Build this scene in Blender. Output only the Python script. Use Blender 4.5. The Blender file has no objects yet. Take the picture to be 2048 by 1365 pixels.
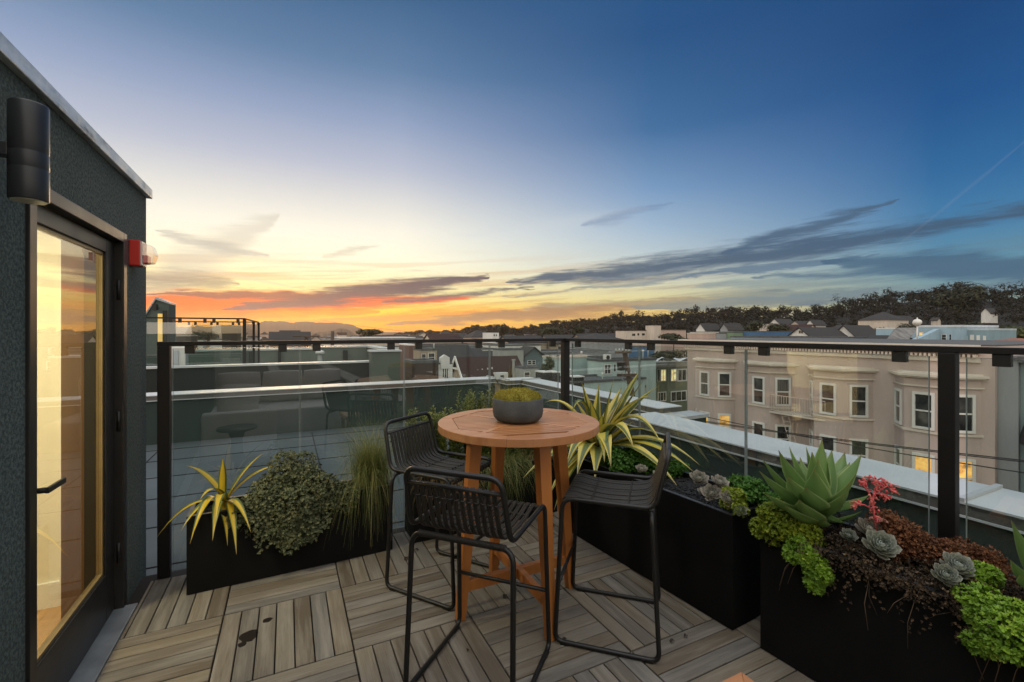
import bpy, math, random
from mathutils import Vector, Matrix
random.seed(7)
R = math.radians
scene = bpy.context.scene
COL = scene.collection

# ------------------------------------------------------------------ camera geometry (metres, deck at z = 0)
F, CX, HY, EYE = 910.0, 1024.0, 663.0, 1.55
TH = R(26.26)
CS, SN = math.cos(TH), math.sin(TH)

def P(px, py, d):
    """world point seen at pixel (px,py) of the 2048 px photo, d metres in front of the camera"""
    xc = (px - CX) / F * d
    return Vector((xc * CS + d * SN, -xc * SN + d * CS, EYE - (py - HY) / F * d))
def ray(px):
    c = (px - CX) / F
    return c * CS + SN, -c * SN + CS
def G(px, py, z=0.0):
    return P(px, py, (EYE - z) * F / (py - HY))
def PV(px, py, v):
    return P(px, py, v / ray(px)[1])
def PU(px, py, u):
    return P(px, py, u / ray(px)[0])
def ONLINE(px, a, b):
    """point where the view direction of column px crosses the plan line a-b"""
    du, dv = ray(px)
    ax, ay = a[0], a[1]; bx, by = b[0] - a[0], b[1] - a[1]
    t = (ax * by - ay * bx) / (du * by - dv * bx)
    return du * t, dv * t, t
def lin(r, g, b):
    f = lambda c: (c / 255 / 12.92) if c / 255 <= 0.04045 else ((c / 255 + 0.055) / 1.055) ** 2.4
    return (f(r), f(g), f(b), 1)

# ------------------------------------------------------------------ mesh builder
class MB:
    def __init__(s):
        s.v, s.f, s.uv, s.a, s.sm = [], [], [], [], []
        s.hasuv = False
    def vert(s, p, a=0.5):
        s.v.append(tuple(p)); s.a.append(a); return len(s.v) - 1
    def face(s, idx, uv=None, smooth=False):
        s.f.append(tuple(idx)); s.sm.append(smooth)
        if uv: s.hasuv = True
        s.uv.append(uv if uv else [(0, 0)] * len(idx))
    def poly(s, pts, uv=None, a=0.5, smooth=False):
        s.face([s.vert(p, a) for p in pts], uv, smooth)
    def obox(s, o, ax, ay, az, a=0.5):
        """box from corner o with edge vectors ax, ay, az"""
        o, ax, ay, az = Vector(o), Vector(ax), Vector(ay), Vector(az)
        i = [s.vert(o + ax * x + ay * y + az * z, a) for z in (0, 1) for y in (0, 1) for x in (0, 1)]
        flip = ax.cross(ay).dot(az) < 0
        for q in ((0, 2, 3, 1), (4, 5, 7, 6), (0, 1, 5, 4), (2, 6, 7, 3), (0, 4, 6, 2), (1, 3, 7, 5)):
            q = q[::-1] if flip else q
            s.face([i[k] for k in q])
    def box(s, x0, x1, y0, y1, z0, z1, a=0.5):
        s.obox((x0, y0, z0), (x1 - x0, 0, 0), (0, y1 - y0, 0), (0, 0, z1 - z0), a)
    def beam(s, p, q, w, h, up=(0, 0, 1), w2=None, h2=None, a=0.5):
        """rectangular bar p->q, width w, height h (tapering to w2,h2)"""
        p, q = Vector(p), Vector(q); t = (q - p).normalized()
        sd = t.cross(Vector(up)).normalized(); u = sd.cross(t).normalized()
        w2 = w if w2 is None else w2; h2 = h if h2 is None else h2
        i = []
        for c, ww, hh in ((p, w, h), (q, w2, h2)):
            for sx, sy in ((-1, -1), (1, -1), (1, 1), (-1, 1)):
                i.append(s.vert(c + sd * sx * ww / 2 + u * sy * hh / 2, a))
        for k in range(4):
            s.face([i[k], i[(k + 1) % 4], i[4 + (k + 1) % 4], i[4 + k]])
        s.face([i[3], i[2], i[1], i[0]]); s.face(i[4:8])
    def prism(s, pts, axis, a=0.5):
        """closed polygon pts extruded by vector axis"""
        pts = [Vector(p) for p in pts]; ax = Vector(axis); n = len(pts)
        nrm = Vector((0, 0, 0))
        for k in range(n): nrm += pts[k].cross(pts[(k + 1) % n])
        if nrm.dot(ax) > 0: pts = pts[::-1]
        i = [s.vert(p, a) for p in pts]; j = [s.vert(p + ax, a) for p in pts]
        s.face(i); s.face(j[::-1])
        for k in range(n):
            l = (k + 1) % n
            s.face([i[l], i[k], j[k], j[l]])
    def tube(s, pts, r, seg=8, closed=False, a=0.5, r2=None, flat=1.0):
        pts = [Vector(p) for p in pts]; n = len(pts)
        rings = []; prev = None
        for k in range(n):
            if closed: t = pts[(k + 1) % n] - pts[k - 1]
            else: t = pts[min(k + 1, n - 1)] - pts[max(k - 1, 0)]
            t = t.normalized() if t.length > 1e-9 else Vector((0, 0, 1))
            if prev is None:
                ref = Vector((0, 0, 1)) if abs(t.z) < 0.9 else Vector((1, 0, 0))
                nn = t.cross(ref).normalized()
            else:
                nn = (prev - t * prev.dot(t))
                nn = nn.normalized() if nn.length > 1e-9 else t.orthogonal().normalized()
            prev = nn; bb = t.cross(nn)
            rr = r if r2 is None else r + (r2 - r) * k / max(1, n - 1)
            rings.append([s.vert(pts[k] + (nn * math.cos(2 * math.pi * q / seg) + bb * flat * math.sin(2 * math.pi * q / seg)) * rr, a) for q in range(seg)])
        for k in range(n if closed else n - 1):
            A, B = rings[k], rings[(k + 1) % n]
            sh = 0
            if closed and k == n - 1:   # match the twist of the first ring
                best = 1e9
                for c in range(seg):
                    e = sum((Vector(s.v[A[q]]) - Vector(s.v[B[(q + c) % seg]])).length for q in range(seg))
                    if e < best: best, sh = e, c
            for q in range(seg):
                s.face([A[q], A[(q + 1) % seg], B[(q + 1 + sh) % seg], B[(q + sh) % seg]], None, True)
        if not closed:
            s.face(rings[0][::-1]); s.face(rings[-1])
    def lathe(s, prof, c, seg=32, a=0.5, smooth=True):
        cx, cy, cz = c; rings = []
        for r, z in prof:
            rings.append([s.vert((cx + r * math.cos(2 * math.pi * q / seg), cy + r * math.sin(2 * math.pi * q / seg), cz + z), a) for q in range(seg)])
        for A, B in zip(rings, rings[1:]):
            for q in range(seg):
                s.face([A[q], A[(q + 1) % seg], B[(q + 1) % seg], B[q]], None, smooth)
        s.face(rings[0][::-1]); s.face(rings[-1])
    def cyl(s, p, q, r, seg=16, r2=None):
        s.tube([p, q], r, seg, r2=r2)
    def grid(s, rows, a=0.5, uvs=True):
        n, m = len(rows), len(rows[0])
        ids = [[s.vert(p, a) for p in row] for row in rows]
        for i in range(n - 1):
            for j in range(m - 1):
                uv = [(j / (m - 1), i / (n - 1)), ((j + 1) / (m - 1), i / (n - 1)), ((j + 1) / (m - 1), (i + 1) / (n - 1)), (j / (m - 1), (i + 1) / (n - 1))]
                s.face([ids[i][j], ids[i][j + 1], ids[i + 1][j + 1], ids[i + 1][j]], uv if uvs else None, True)
    def leaf(s, b, c, t, w, n=8, fold=0.2, prof=None, a=None, thick=0.0):
        b, c, t = Vector(b), Vector(c), Vector(t)
        a = random.random() if a is None else a
        prof = prof or (lambda k: (0.45 + 0.75 * math.sin(math.pi * min(1, 0.15 + k * 0.75))) * (1 - k ** 3))
        rows = []
        sd0 = None
        for i in range(n + 1):
            k = i / n
            p = b * (1 - k) ** 2 + c * 2 * k * (1 - k) + t * k * k
            tg = ((c - b) * (1 - k) + (t - c) * k).normalized()
            sd = tg.cross(Vector((0, 0, 1)))
            if sd0 is None:
                if sd.length < 0.05: sd = tg.cross(Vector((random.uniform(-1, 1), random.uniform(-1, 1), 0.05)))
                sd = sd.normalized()
            else:
                sd = (sd0 - tg * sd0.dot(tg)).normalized()
            sd0 = sd
            up = sd.cross(tg)
            ww = w * max(0.02, prof(k)) / 2
            rows.append([p - sd * ww + up * ww * fold, p - sd * ww * 0.5, p - up * ww * fold * 0.6, p + sd * ww * 0.5, p + sd * ww + up * ww * fold])
        s.grid(rows, a)
    def tuft(s, c, n, size, k=5, a=None, up=0.3):
        """small rosette of k leaflets around direction n"""
        n = Vector(n).normalized(); o = n.orthogonal().normalized(); b = n.cross(o)
        a = random.random() if a is None else a
        ph = random.uniform(0, 6.28)
        for i in range(k):
            an = ph + i * 2 * math.pi / k + random.uniform(-.3, .3)
            d = (o * math.cos(an) + b * math.sin(an)) * (1 - up * .5) + n * up * random.uniform(.4, 1.6)
            d.normalize(); sd = d.cross(n).normalized() if d.cross(n).length > 1e-4 else o
            L = size * random.uniform(.7, 1.25); w = L * .36
            c = Vector(c)
            s.poly([c, c + d * L * .5 + sd * w, c + d * L + n * L * .1, c + d * L * .5 - sd * w], [(0.5, 0), (1, .5), (.5, 1), (0, .5)], min(1, max(0, a + random.uniform(-.15, .15))))
    def build(s, name, mat, parent=None, world=True, bevel=0, sub=0, loc=None):
        me = bpy.data.meshes.new(name)
        off = Vector((0, 0, 0))
        if parent is not None and world: off = ORG.get(parent.name, off)
        if loc is not None: off = Vector(loc)
        vs = [(x - off.x, y - off.y, z - off.z) for x, y, z in s.v]
        me.from_pydata(vs, [], s.f)
        if s.hasuv:
            ul = me.uv_layers.new(name="UVMap")
            flat = [c for uv in s.uv for q in uv for c in q]
            ul.data.foreach_set("uv", flat)
        at = me.attributes.new("rnd", 'FLOAT', 'POINT'); at.data.foreach_set("value", s.a)
        me.polygons.foreach_set("use_smooth", s.sm)
        me.materials.append(mat)
        me.update()
        o = bpy.data.objects.new(name, me); COL.objects.link(o)
        if parent is not None:
            o.parent = parent
            if world: ORG[o.name] = off
        elif loc is not None:
            o.location = loc
        if bevel:
            m = o.modifiers.new("bevel", 'BEVEL'); m.width = bevel; m.segments = 2; m.limit_method = 'ANGLE'; m.angle_limit = R(40)
        if sub:
            m = o.modifiers.new("sub", 'SUBSURF'); m.levels = sub; m.render_levels = sub
        return o
ORG = {}

def tag(o, label=None, cat=None, group=None, kind=None):
    if label: o['label'] = label
    if cat: o['category'] = cat
    if group: o['group'] = group
    if kind: o['kind'] = kind
    return o
def thing(name, label, cat, loc=(0, 0, 0), group=None, rz=0):
    o = bpy.data.objects.new(name, None); COL.objects.link(o)
    o.empty_display_size = .1
    o.location = loc; o.rotation_euler = (0, 0, rz); ORG[o.name] = Vector(loc)
    return tag(o, label, cat, group)
def dup(root, loc, rz, label, group=None):
    r = root.copy(); COL.objects.link(r); r.location = loc; r.rotation_euler = (0, 0, rz)
    r['label'] = label
    if group: r['group'] = group
    for ch in list(root.children):
        c = ch.copy(); COL.objects.link(c); c.parent = r
        for g in list(ch.children):
            d = g.copy(); COL.objects.link(d); d.parent = c
    return r
def fillet(pts, rad, n=6, closed=False):
    pts = [Vector(p) for p in pts]; out = []; N = len(pts)
    for i, p in enumerate(pts):
        if not closed and i in (0, N - 1): out.append(p); continue
        a, b = pts[i - 1], pts[(i + 1) % N]
        r = min(rad[i] if isinstance(rad, (list, tuple)) else rad, (a - p).length * .49, (b - p).length * .49)
        if r < 1e-4: out.append(p); continue
        s, e = p + (a - p).normalized() * r, p + (b - p).normalized() * r
        for k in range(n + 1):
            t = k / n
            out.append(s * (1 - t) ** 2 + p * 2 * t * (1 - t) + e * t * t)
    return out

# ------------------------------------------------------------------ materials
def nodes(name):
    m = bpy.data.materials.new(name); m.use_nodes = True
    nt = m.node_tree; b = nt.nodes["Principled BSDF"]
    return m, nt, b
def N(nt, t, **k):
    n = nt.nodes.new(t)
    for a, v in k.items(): setattr(n, a, v)
    return n
def mixc(nt, fac, a, b, mode='MIX'):
    n = nt.nodes.new('ShaderNodeMix'); n.data_type = 'RGBA'; n.blend_type = mode
    for sock, val in ((n.inputs[0], fac), (n.inputs[6], a), (n.inputs[7], b)):
        if hasattr(val, 'links') or isinstance(val, bpy.types.NodeSocket): nt.links.new(val, sock)
        elif isinstance(val, (int, float)): sock.default_value = val
        else: sock.default_value = (*val[:3], 1)
    return n.outputs[2]
def math_(nt, op, a, b=None, c=None, clamp=False):
    n = nt.nodes.new('ShaderNodeMath'); n.operation = op; n.use_clamp = clamp
    for i, val in enumerate((a, b, c)):
        if val is None: continue
        if isinstance(val, bpy.types.NodeSocket): nt.links.new(val, n.inputs[i])
        else: n.inputs[i].default_value = val
    return n.outputs[0]
def noise(nt, scale, detail=4, coord='Object', rough=.55, stretch=(1, 1, 1), src=None):
    n = nt.nodes.new('ShaderNodeTexNoise'); n.inputs['Scale'].default_value = scale; n.inputs['Detail'].default_value = detail; n.inputs['Roughness'].default_value = rough
    mp = nt.nodes.new('ShaderNodeMapping'); mp.inputs['Scale'].default_value = stretch
    if src is None:
        tc = nt.nodes.new('ShaderNodeTexCoord'); src = tc.outputs[coord]
    nt.links.new(src, mp.inputs[0]); nt.links.new(mp.outputs[0], n.inputs['Vector'])
    return n.outputs['Fac']
def ramp(nt, fac, stops):
    n = nt.nodes.new('ShaderNodeValToRGB'); cr = n.color_ramp
    while len(cr.elements) > 1: cr.elements.remove(cr.elements[-1])
    for i, (p, c) in enumerate(stops):
        e = cr.elements[0] if i == 0 else cr.elements.new(p)
        e.position = p; e.color = (*c[:3], 1)
    nt.links.new(fac, n.inputs[0]); return n.outputs[0]
def bumpn(nt, b, h, strength=.2, dist=.01):
    n = nt.nodes.new('ShaderNodeBump'); n.inputs['Strength'].default_value = strength; n.inputs['Distance'].default_value = dist
    nt.links.new(h, n.inputs['Height']); nt.links.new(n.outputs[0], b.inputs['Normal'])
MC = {}
def surf(name, col, rough=.7, var=.25, scale=3, bump=0, bscale=60, metal=0, col2=None, stretch=(1, 1, 1), spec=.4):
    """painted / plastered surface with two scales of uneven tone"""
    if name in MC: return MC[name]
    m, nt, b = nodes(name)
    c = Vector(col[:3]); lo = c * (1 - var) if col2 is None else Vector(col2[:3]); hi = c * (1 + var * .5)
    n1 = noise(nt, scale, 6, stretch=stretch)
    f = ramp(nt, n1, [(.3, lo), (.7, hi)])
    n2 = noise(nt, scale * 11, 3, stretch=stretch)
    f = mixc(nt, math_(nt, 'MULTIPLY', n2, .35), f, lo * .8)
    nt.links.new(f, b.inputs['Base Color'])
    r = math_(nt, 'MULTIPLY_ADD', n1, .25, rough - .12, clamp=True)
    nt.links.new(r, b.inputs['Roughness'])
    b.inputs['Metallic'].default_value = metal
    b.inputs['Specular IOR Level'].default_value = spec
    if bump: bumpn(nt, b, noise(nt, bscale, 5, stretch=stretch), bump, .01)
    MC[name] = m; return m
def glassmat(name, tint=(.93, .965, .95), ior=1.5, rough=0.0):
    m, nt, b = nodes(name); nt.nodes.remove(b)
    out = nt.nodes["Material Output"]
    tr = N(nt, 'ShaderNodeBsdfTransparent'); tr.inputs[0].default_value = (*tint, 1)
    gl = N(nt, 'ShaderNodeBsdfGlossy'); gl.inputs['Roughness'].default_value = rough
    fr = N(nt, 'ShaderNodeFresnel'); fr.inputs[0].default_value = ior
    geo = N(nt, 'ShaderNodeNewGeometry')
    two = math_(nt, 'DIVIDE', math_(nt, 'MULTIPLY', fr.outputs[0], 2.0), math_(nt, 'ADD', fr.outputs[0], 1.0))   # both faces of the sheet
    fac = math_(nt, 'MULTIPLY', two, math_(nt, 'SUBTRACT', 1.0, geo.outputs['Backfacing']), clamp=True)
    mx = N(nt, 'ShaderNodeMixShader')
    nt.links.new(fac, mx.inputs[0]); nt.links.new(tr.outputs[0], mx.inputs[1]); nt.links.new(gl.outputs[0], mx.inputs[2])
    nt.links.new(mx.outputs[0], out.inputs[0]); return m
def leafmat(name, c1, c2, c3=None, rough=.5, trans=.25):
    m, nt, b = nodes(name)
    at = N(nt, 'ShaderNodeAttribute', attribute_name='rnd')
    stops = [(0, c1), (1, c2)] if c3 is None else [(0, c1), (.55, c2), (1, c3)]
    c = ramp(nt, at.outputs['Fac'], stops)
    c = mixc(nt, math_(nt, 'MULTIPLY', noise(nt, 9, 3), .5), c, [x * .55 for x in c1])
    nt.links.new(c, b.inputs['Base Color']); b.inputs['Roughness'].default_value = rough
    b.inputs['Specular IOR Level'].default_value = .3
    tl = N(nt, 'ShaderNodeBsdfTranslucent'); nt.links.new(c, tl.inputs[0])
    mx = N(nt, 'ShaderNodeMixShader'); mx.inputs[0].default_value = trans
    out = nt.nodes["Material Output"]
    nt.links.new(b.outputs[0], mx.inputs[1]); nt.links.new(tl.outputs[0], mx.inputs[2]); nt.links.new(mx.outputs[0], out.inputs[0])
    return m
def stripeleaf(name, mid, edge, w0=.3, w1=.42, trans=.2, streak=.3):
    """strap leaf striped along its length"""
    m, nt, b = nodes(name)
    uv = N(nt, 'ShaderNodeUVMap'); sx = N(nt, 'ShaderNodeSeparateXYZ'); nt.links.new(uv.outputs[0], sx.inputs[0])
    at = N(nt, 'ShaderNodeAttribute', attribute_name='rnd')
    x = math_(nt, 'ADD', sx.outputs[0], math_(nt, 'MULTIPLY_ADD', at.outputs['Fac'], .2, -.1))
    d = math_(nt, 'ABSOLUTE', math_(nt, 'SUBTRACT', x, .5))
    c = ramp(nt, d, [(w0, mid), (w1, edge)])
    st = noise(nt, 1, 2, src=uv.outputs[0], stretch=(60, 2, 1))
    c = mixc(nt, math_(nt, 'MULTIPLY', st, streak), c, edge)
    c = mixc(nt, math_(nt, 'POWER', sx.outputs[1], 22), c, (.25, .18, .06))
    nt.links.new(c, b.inputs['Base Color']); b.inputs['Roughness'].default_value = .42
    tl = N(nt, 'ShaderNodeBsdfTranslucent'); nt.links.new(c, tl.inputs[0])
    mx = N(nt, 'ShaderNodeMixShader'); mx.inputs[0].default_value = trans
    nt.links.new(b.outputs[0], mx.inputs[1]); nt.links.new(tl.outputs[0], mx.inputs[2]); nt.links.new(mx.outputs[0], nt.nodes["Material Output"].inputs[0])
    return m
def emit(name, col, s):
    m, nt, b = nodes(name)
    b.inputs['Base Color'].default_value = (*col[:3], 1)
    b.inputs['Emission Color'].default_value = (*col[:3], 1); b.inputs['Emission Strength'].default_value = s
    return m

# deck boards: weathered hardwood, grain along the UV u axis
def deckmat():
    m, nt, b = nodes('weathered_deck_wood')
    uv = N(nt, 'ShaderNodeUVMap'); at = N(nt, 'ShaderNodeAttribute', attribute_name='rnd')
    tone = ramp(nt, at.outputs['Fac'], [(0, (.09, .072, .053)), (.2, (.158, .127, .090)), (.42, (.118, .108, .094)), (.6, (.19, .155, .108)), (.8, (.135, .130, .122)), (1, (.215, .182, .135))])
    g1 = noise(nt, 1, 8, src=uv.outputs[0], stretch=(5, 170, 1), rough=.72)
    g2 = noise(nt, 1, 5, src=uv.outputs[0], stretch=(2.2, 22, 1))
    c = mixc(nt, ramp(nt, g1, [(.40, (0, 0, 0)), (.68, (.6, .6, .6))]), tone, (.085, .068, .05), 'MIX')
    c = mixc(nt, math_(nt, 'MULTIPLY', math_(nt, 'GREATER_THAN', g1, .62), .35), c, (.05, .04, .03))
    c = mixc(nt, ramp(nt, g2, [(.45, (0, 0, 0)), (.75, (.7, .7, .7))]), c, (.27, .245, .21))
    pat = noise(nt, 2.2, 5)
    c = mixc(nt, ramp(nt, pat, [(.5, (0, 0, 0)), (.72, (.55, .55, .55))]), c, (.12, .10, .082))
    # two old damp stains
    geo = N(nt, 'ShaderNodeNewGeometry'); wob = N(nt, 'ShaderNodeTexNoise'); wob.inputs['Scale'].default_value = 16
    nt.links.new(geo.outputs['Position'], wob.inputs['Vector'])
    for q, rad in ((G(497, 1272), .047), (G(534, 1240), .022), (G(484, 1288), .018)):
        sub = N(nt, 'ShaderNodeVectorMath', operation='DISTANCE'); sub.inputs[1].default_value = q
        nt.links.new(geo.outputs['Position'], sub.inputs[0])
        dd = math_(nt, 'ADD', sub.outputs['Value'], math_(nt, 'MULTIPLY_ADD', wob.outputs['Fac'], .05, -.025))
        c = mixc(nt, math_(nt, 'LESS_THAN', dd, rad), c, (.010, .006, .004))
    nt.links.new(c, b.inputs['Base Color'])
    nt.links.new(math_(nt, 'MULTIPLY_ADD', g1, .3, .55), b.inputs['Roughness']); b.inputs['Specular IOR Level'].default_value = .2
    bumpn(nt, b, g1, .35, .004)
    return m
def teak(name, c1, c2, stretch, rough=.45, coord='Object'):
    m, nt, b = nodes(name)
    g = noise(nt, 1, 7, stretch=stretch, rough=.65); g2 = noise(nt, 4, 4)
    at = N(nt, 'ShaderNodeAttribute', attribute_name='rnd')
    c = ramp(nt, g, [(.3, c1), (.7, c2)])
    c = mixc(nt, math_(nt, 'MULTIPLY', g2, .3), c, [x * .7 for x in c1])
    c = mixc(nt, math_(nt, 'MULTIPLY', math_(nt, 'ABSOLUTE', math_(nt, 'SUBTRACT', at.outputs['Fac'], .5)), .9), c, [x * .62 for x in c1])
    nt.links.new(c, b.inputs['Base Color']); b.inputs['Roughness'].default_value = rough
    bumpn(nt, b, g, .12, .003); return m

M = dict(
    deck=deckmat(),
    under=surf('deck_gap_dark', (.012, .011, .010), .9),
    stucco=None,
    stucco2=surf('dark_green_parapet_stucco', (.036, .054, .048), .9, .3, 1.2, .6, 200),
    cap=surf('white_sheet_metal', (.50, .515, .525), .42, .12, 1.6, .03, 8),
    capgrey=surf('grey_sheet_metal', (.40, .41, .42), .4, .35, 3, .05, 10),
    fascia=surf('painted_shade_flashing', (.11, .105, .10), .6, .25, 2),  # shadow on the coping fascia painted in as darker grey
    black=surf('black_powder_coat', (.011, .010, .009), .42, .2, 6, .05, 300),
    rail=surf('dark_bronze_metal', (.0065, .0052, .0046), .5, .2, 4, .03, 200, spec=.3),
    planter=surf('black_fibre_planter', (.0062, .006, .0058), .7, .35, 4, .08, 120, spec=.15),
    gravel=surf('black_gravel', (.012, .012, .013), .7, .5, 60),
    roofm=surf('grey_roof_membrane', (.075, .09, .096), .8, .35, .9, .1, 30),
    doorframe=surf('bronze_black_frame', (.02, .018, .016), .38, .2, 5),
    cream=surf('cream_interior_paint', (.80, .75, .60), .7, .05, 1),
    trimw=surf('white_trim_paint', (.82, .80, .74), .5, .05, 1),
    oak=teak('warm_floor_wood', (.42, .24, .10), (.55, .34, .16), (2, 14, 2)),
    brownwood=teak('dark_brown_jamb', (.10, .05, .02), (.16, .085, .035), (14, 14, 1)),
    glass=glassmat('railing_glass', ior=1.85),
    doorglass=glassmat('door_glass', (.95, .95, .90), 1.95),
    red=surf('red_plastic', (.55, .035, .025), .35, .1, 5),
    clear=glassmat('clear_lens', (.9, .86, .86), 1.5),
    teak=teak('oiled_teak', (.30, .095, .020), (.46, .17, .038), (9, 9, 1.2)),
    teaktop=teak('oiled_teak_top', (.36, .145, .055), (.50, .235, .10), (3, 26, 3), .38),
    dark=surf('black_gap', (.01, .008, .006), .9),
    cord=surf('dark_woven_cord', (.026, .022, .018), .42, .3, 30, .3, 500),
    concrete=surf('grey_concrete', (.068, .072, .073), .85, .45, 7, .3, 90),
    lampm=surf('charcoal_metal', (.028, .03, .033), .38, .15, 6),
    steel=surf('brushed_steel', (.42, .45, .47), .35, .2, 4, metal=.8),
    sofa=surf('pale_linen', (.84, .81, .75), .9, .08, 6, .3, 300),
    pane=None,
)
def panemat():
    m, nt, b = nodes('dark_window_pane')
    n = noise(nt, 1.3, 2)
    nt.links.new(ramp(nt, n, [(.35, (.012, .013, .014)), (.6, (.05, .05, .046)), (.75, (.12, .115, .10))]), b.inputs['Base Color'])
    b.inputs['Roughness'].default_value = .06; b.inputs['Specular IOR Level'].default_value = .8
    return m
M['pane'] = panemat()
def litpane(name, c, s):
    m, nt, b = nodes(name)
    n = noise(nt, 2.4, 3)
    col = ramp(nt, n, [(.3, [x * .25 for x in c]), (.5, c), (.7, [min(1, x * 1.4) for x in c])])
    nt.links.new(col, b.inputs['Base Color']); nt.links.new(col, b.inputs['Emission Color'])
    b.inputs['Emission Strength'].default_value = s; b.inputs['Roughness'].default_value = .2
    return m
M['pane2'] = surf('curtained_pane', (.11, .105, .09), .2, .6, 2.2, stretch=(5, 5, .4), spec=.7)
M['lit'] = litpane('lit_window_amber', (.85, .46, .13), .45)
M['litred'] = litpane('lit_window_red', (.75, .22, .06), .5)
M['litpale'] = litpane('lit_window_cream', (.95, .72, .36), .65)

# ------------------------------------------------------------------ the sky (world)
w = bpy.data.worlds.new("World"); scene.world = w; w.use_nodes = True
nt = w.node_tree; bg = nt.nodes['Background']
tc = N(nt, 'ShaderNodeTexCoord'); nv = N(nt, 'ShaderNodeVectorMath', operation='NORMALIZE'); nt.links.new(tc.outputs['Generated'], nv.inputs[0])
def vdot(v):
    n = N(nt, 'ShaderNodeVectorMath', operation='DOT_PRODUCT'); nt.links.new(nv.outputs[0], n.inputs[0]); n.inputs[1].default_value = v; return n.outputs['Value']
sx = vdot((CS, -SN, 0)); sy = vdot((SN, CS, 0)); sz = vdot((0, 0, 1))
A = math_(nt, 'MULTIPLY', math_(nt, 'ARCTAN2', sx, sy), 57.2958)
E = math_(nt, 'MULTIPLY', math_(nt, 'ARCSINE', sz), 57.2958)
fe = math_(nt, 'MULTIPLY_ADD', E, 1 / 95, 5 / 95, clamp=True)
def er(stops): return ramp(nt, fe, [((e + 5) / 95, lin(*c)) for e, c in stops])
rs = er([(-5, (190, 100, 50)), (-.3, (240, 150, 40)), (.7, (255, 172, 0)), (1.8, (255, 196, 14)), (3.0, (255, 214, 84)), (4.6, (255, 240, 168)), (8.5, (254, 250, 222)), (12, (244, 241, 226)), (15, (224, 224, 220)), (19, (188, 195, 212)), (24, (146, 164, 196)), (29, (98, 131, 168)), (36, (60, 100, 142)), (60, (48, 88, 138)), (90, (52, 92, 145))])
rc = er([(-5, (120, 100, 70)), (0, (235, 190, 80)), (2, (232, 205, 112)), (3.8, (218, 208, 150)), (6.2, (214, 214, 190)), (9, (186, 200, 204)), (12, (160, 184, 205)), (16.6, (120, 155, 194)), (23, (66, 112, 160)), (32, (36, 84, 135)), (60, (36, 78, 126)), (90, (52, 92, 145))])
rr = er([(-5, (80, 90, 90)), (0, (150, 158, 138)), (3, (126, 150, 146)), (5.6, (96, 143, 162)), (9.6, (64, 124, 166)), (14, (42, 104, 156)), (20, (26, 84, 142)), (27, (20, 70, 124)), (60, (30, 72, 122)), (90, (52, 92, 145))])
rb = er([(-5, (90, 88, 86)), (0, (176, 164, 150)), (8, (190, 178, 160)), (20, (180, 174, 162)), (45, (156, 158, 158)), (90, (52, 92, 145))])
def sstep(x, a, b):
    n = N(nt, 'ShaderNodeMapRange', interpolation_type='SMOOTHSTEP'); n.inputs[1].default_value = a; n.inputs[2].default_value = b
    nt.links.new(x, n.inputs[0]); return n.outputs[0]
def lstep(x, a, b):
    n = N(nt, 'ShaderNodeMapRange'); n.inputs[1].default_value = a; n.inputs[2].default_value = b
    nt.links.new(x, n.inputs[0]); return n.outputs[0]
sky = mixc(nt, lstep(A, -14, 17), rs, rc)
sky = mixc(nt, lstep(A, 17, 43), sky, rr)
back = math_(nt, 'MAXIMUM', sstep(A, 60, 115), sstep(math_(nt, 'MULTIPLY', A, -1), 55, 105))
sky = mixc(nt, back, sky, rb)
# clouds drawn out along the wind: each is a soft spindle in (azimuth, elevation) torn by stretched noise
cv = N(nt, 'ShaderNodeCombineXYZ'); nt.links.new(A, cv.inputs[0]); nt.links.new(E, cv.inputs[1])
wob1 = noise(nt, 1, 5, src=cv.outputs[0], stretch=(.10, .55, 1), rough=.6)
wob2 = noise(nt, 1, 4, src=cv.outputs[0], stretch=(.35, 2.2, 1), rough=.6)
Ew = math_(nt, 'ADD', E, math_(nt, 'ADD', math_(nt, 'MULTIPLY_ADD', wob1, 2.2, -1.1), math_(nt, 'MULTIPLY_ADD', wob2, .9, -.45)))
El = math_(nt, 'MULTIPLY_ADD', A, -.055, E)
cl = N(nt, 'ShaderNodeCombineXYZ'); nt.links.new(A, cl.inputs[0]); nt.links.new(El, cl.inputs[1])
tear = math_(nt, 'ADD', math_(nt, 'MULTIPLY', noise(nt, 1, 6, src=cl.outputs[0], stretch=(.14, 1.3, 1), rough=.65), .5), math_(nt, 'MULTIPLY', noise(nt, 1, 8, src=cl.outputs[0], stretch=(.30, 4.5, 1), rough=.72), .5))
def AE(px, py):
    c = (px - CX) / F; az = math.atan(c)
    return math.degrees(az), math.degrees(math.atan((HY - py) / F * math.cos(az)))
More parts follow.
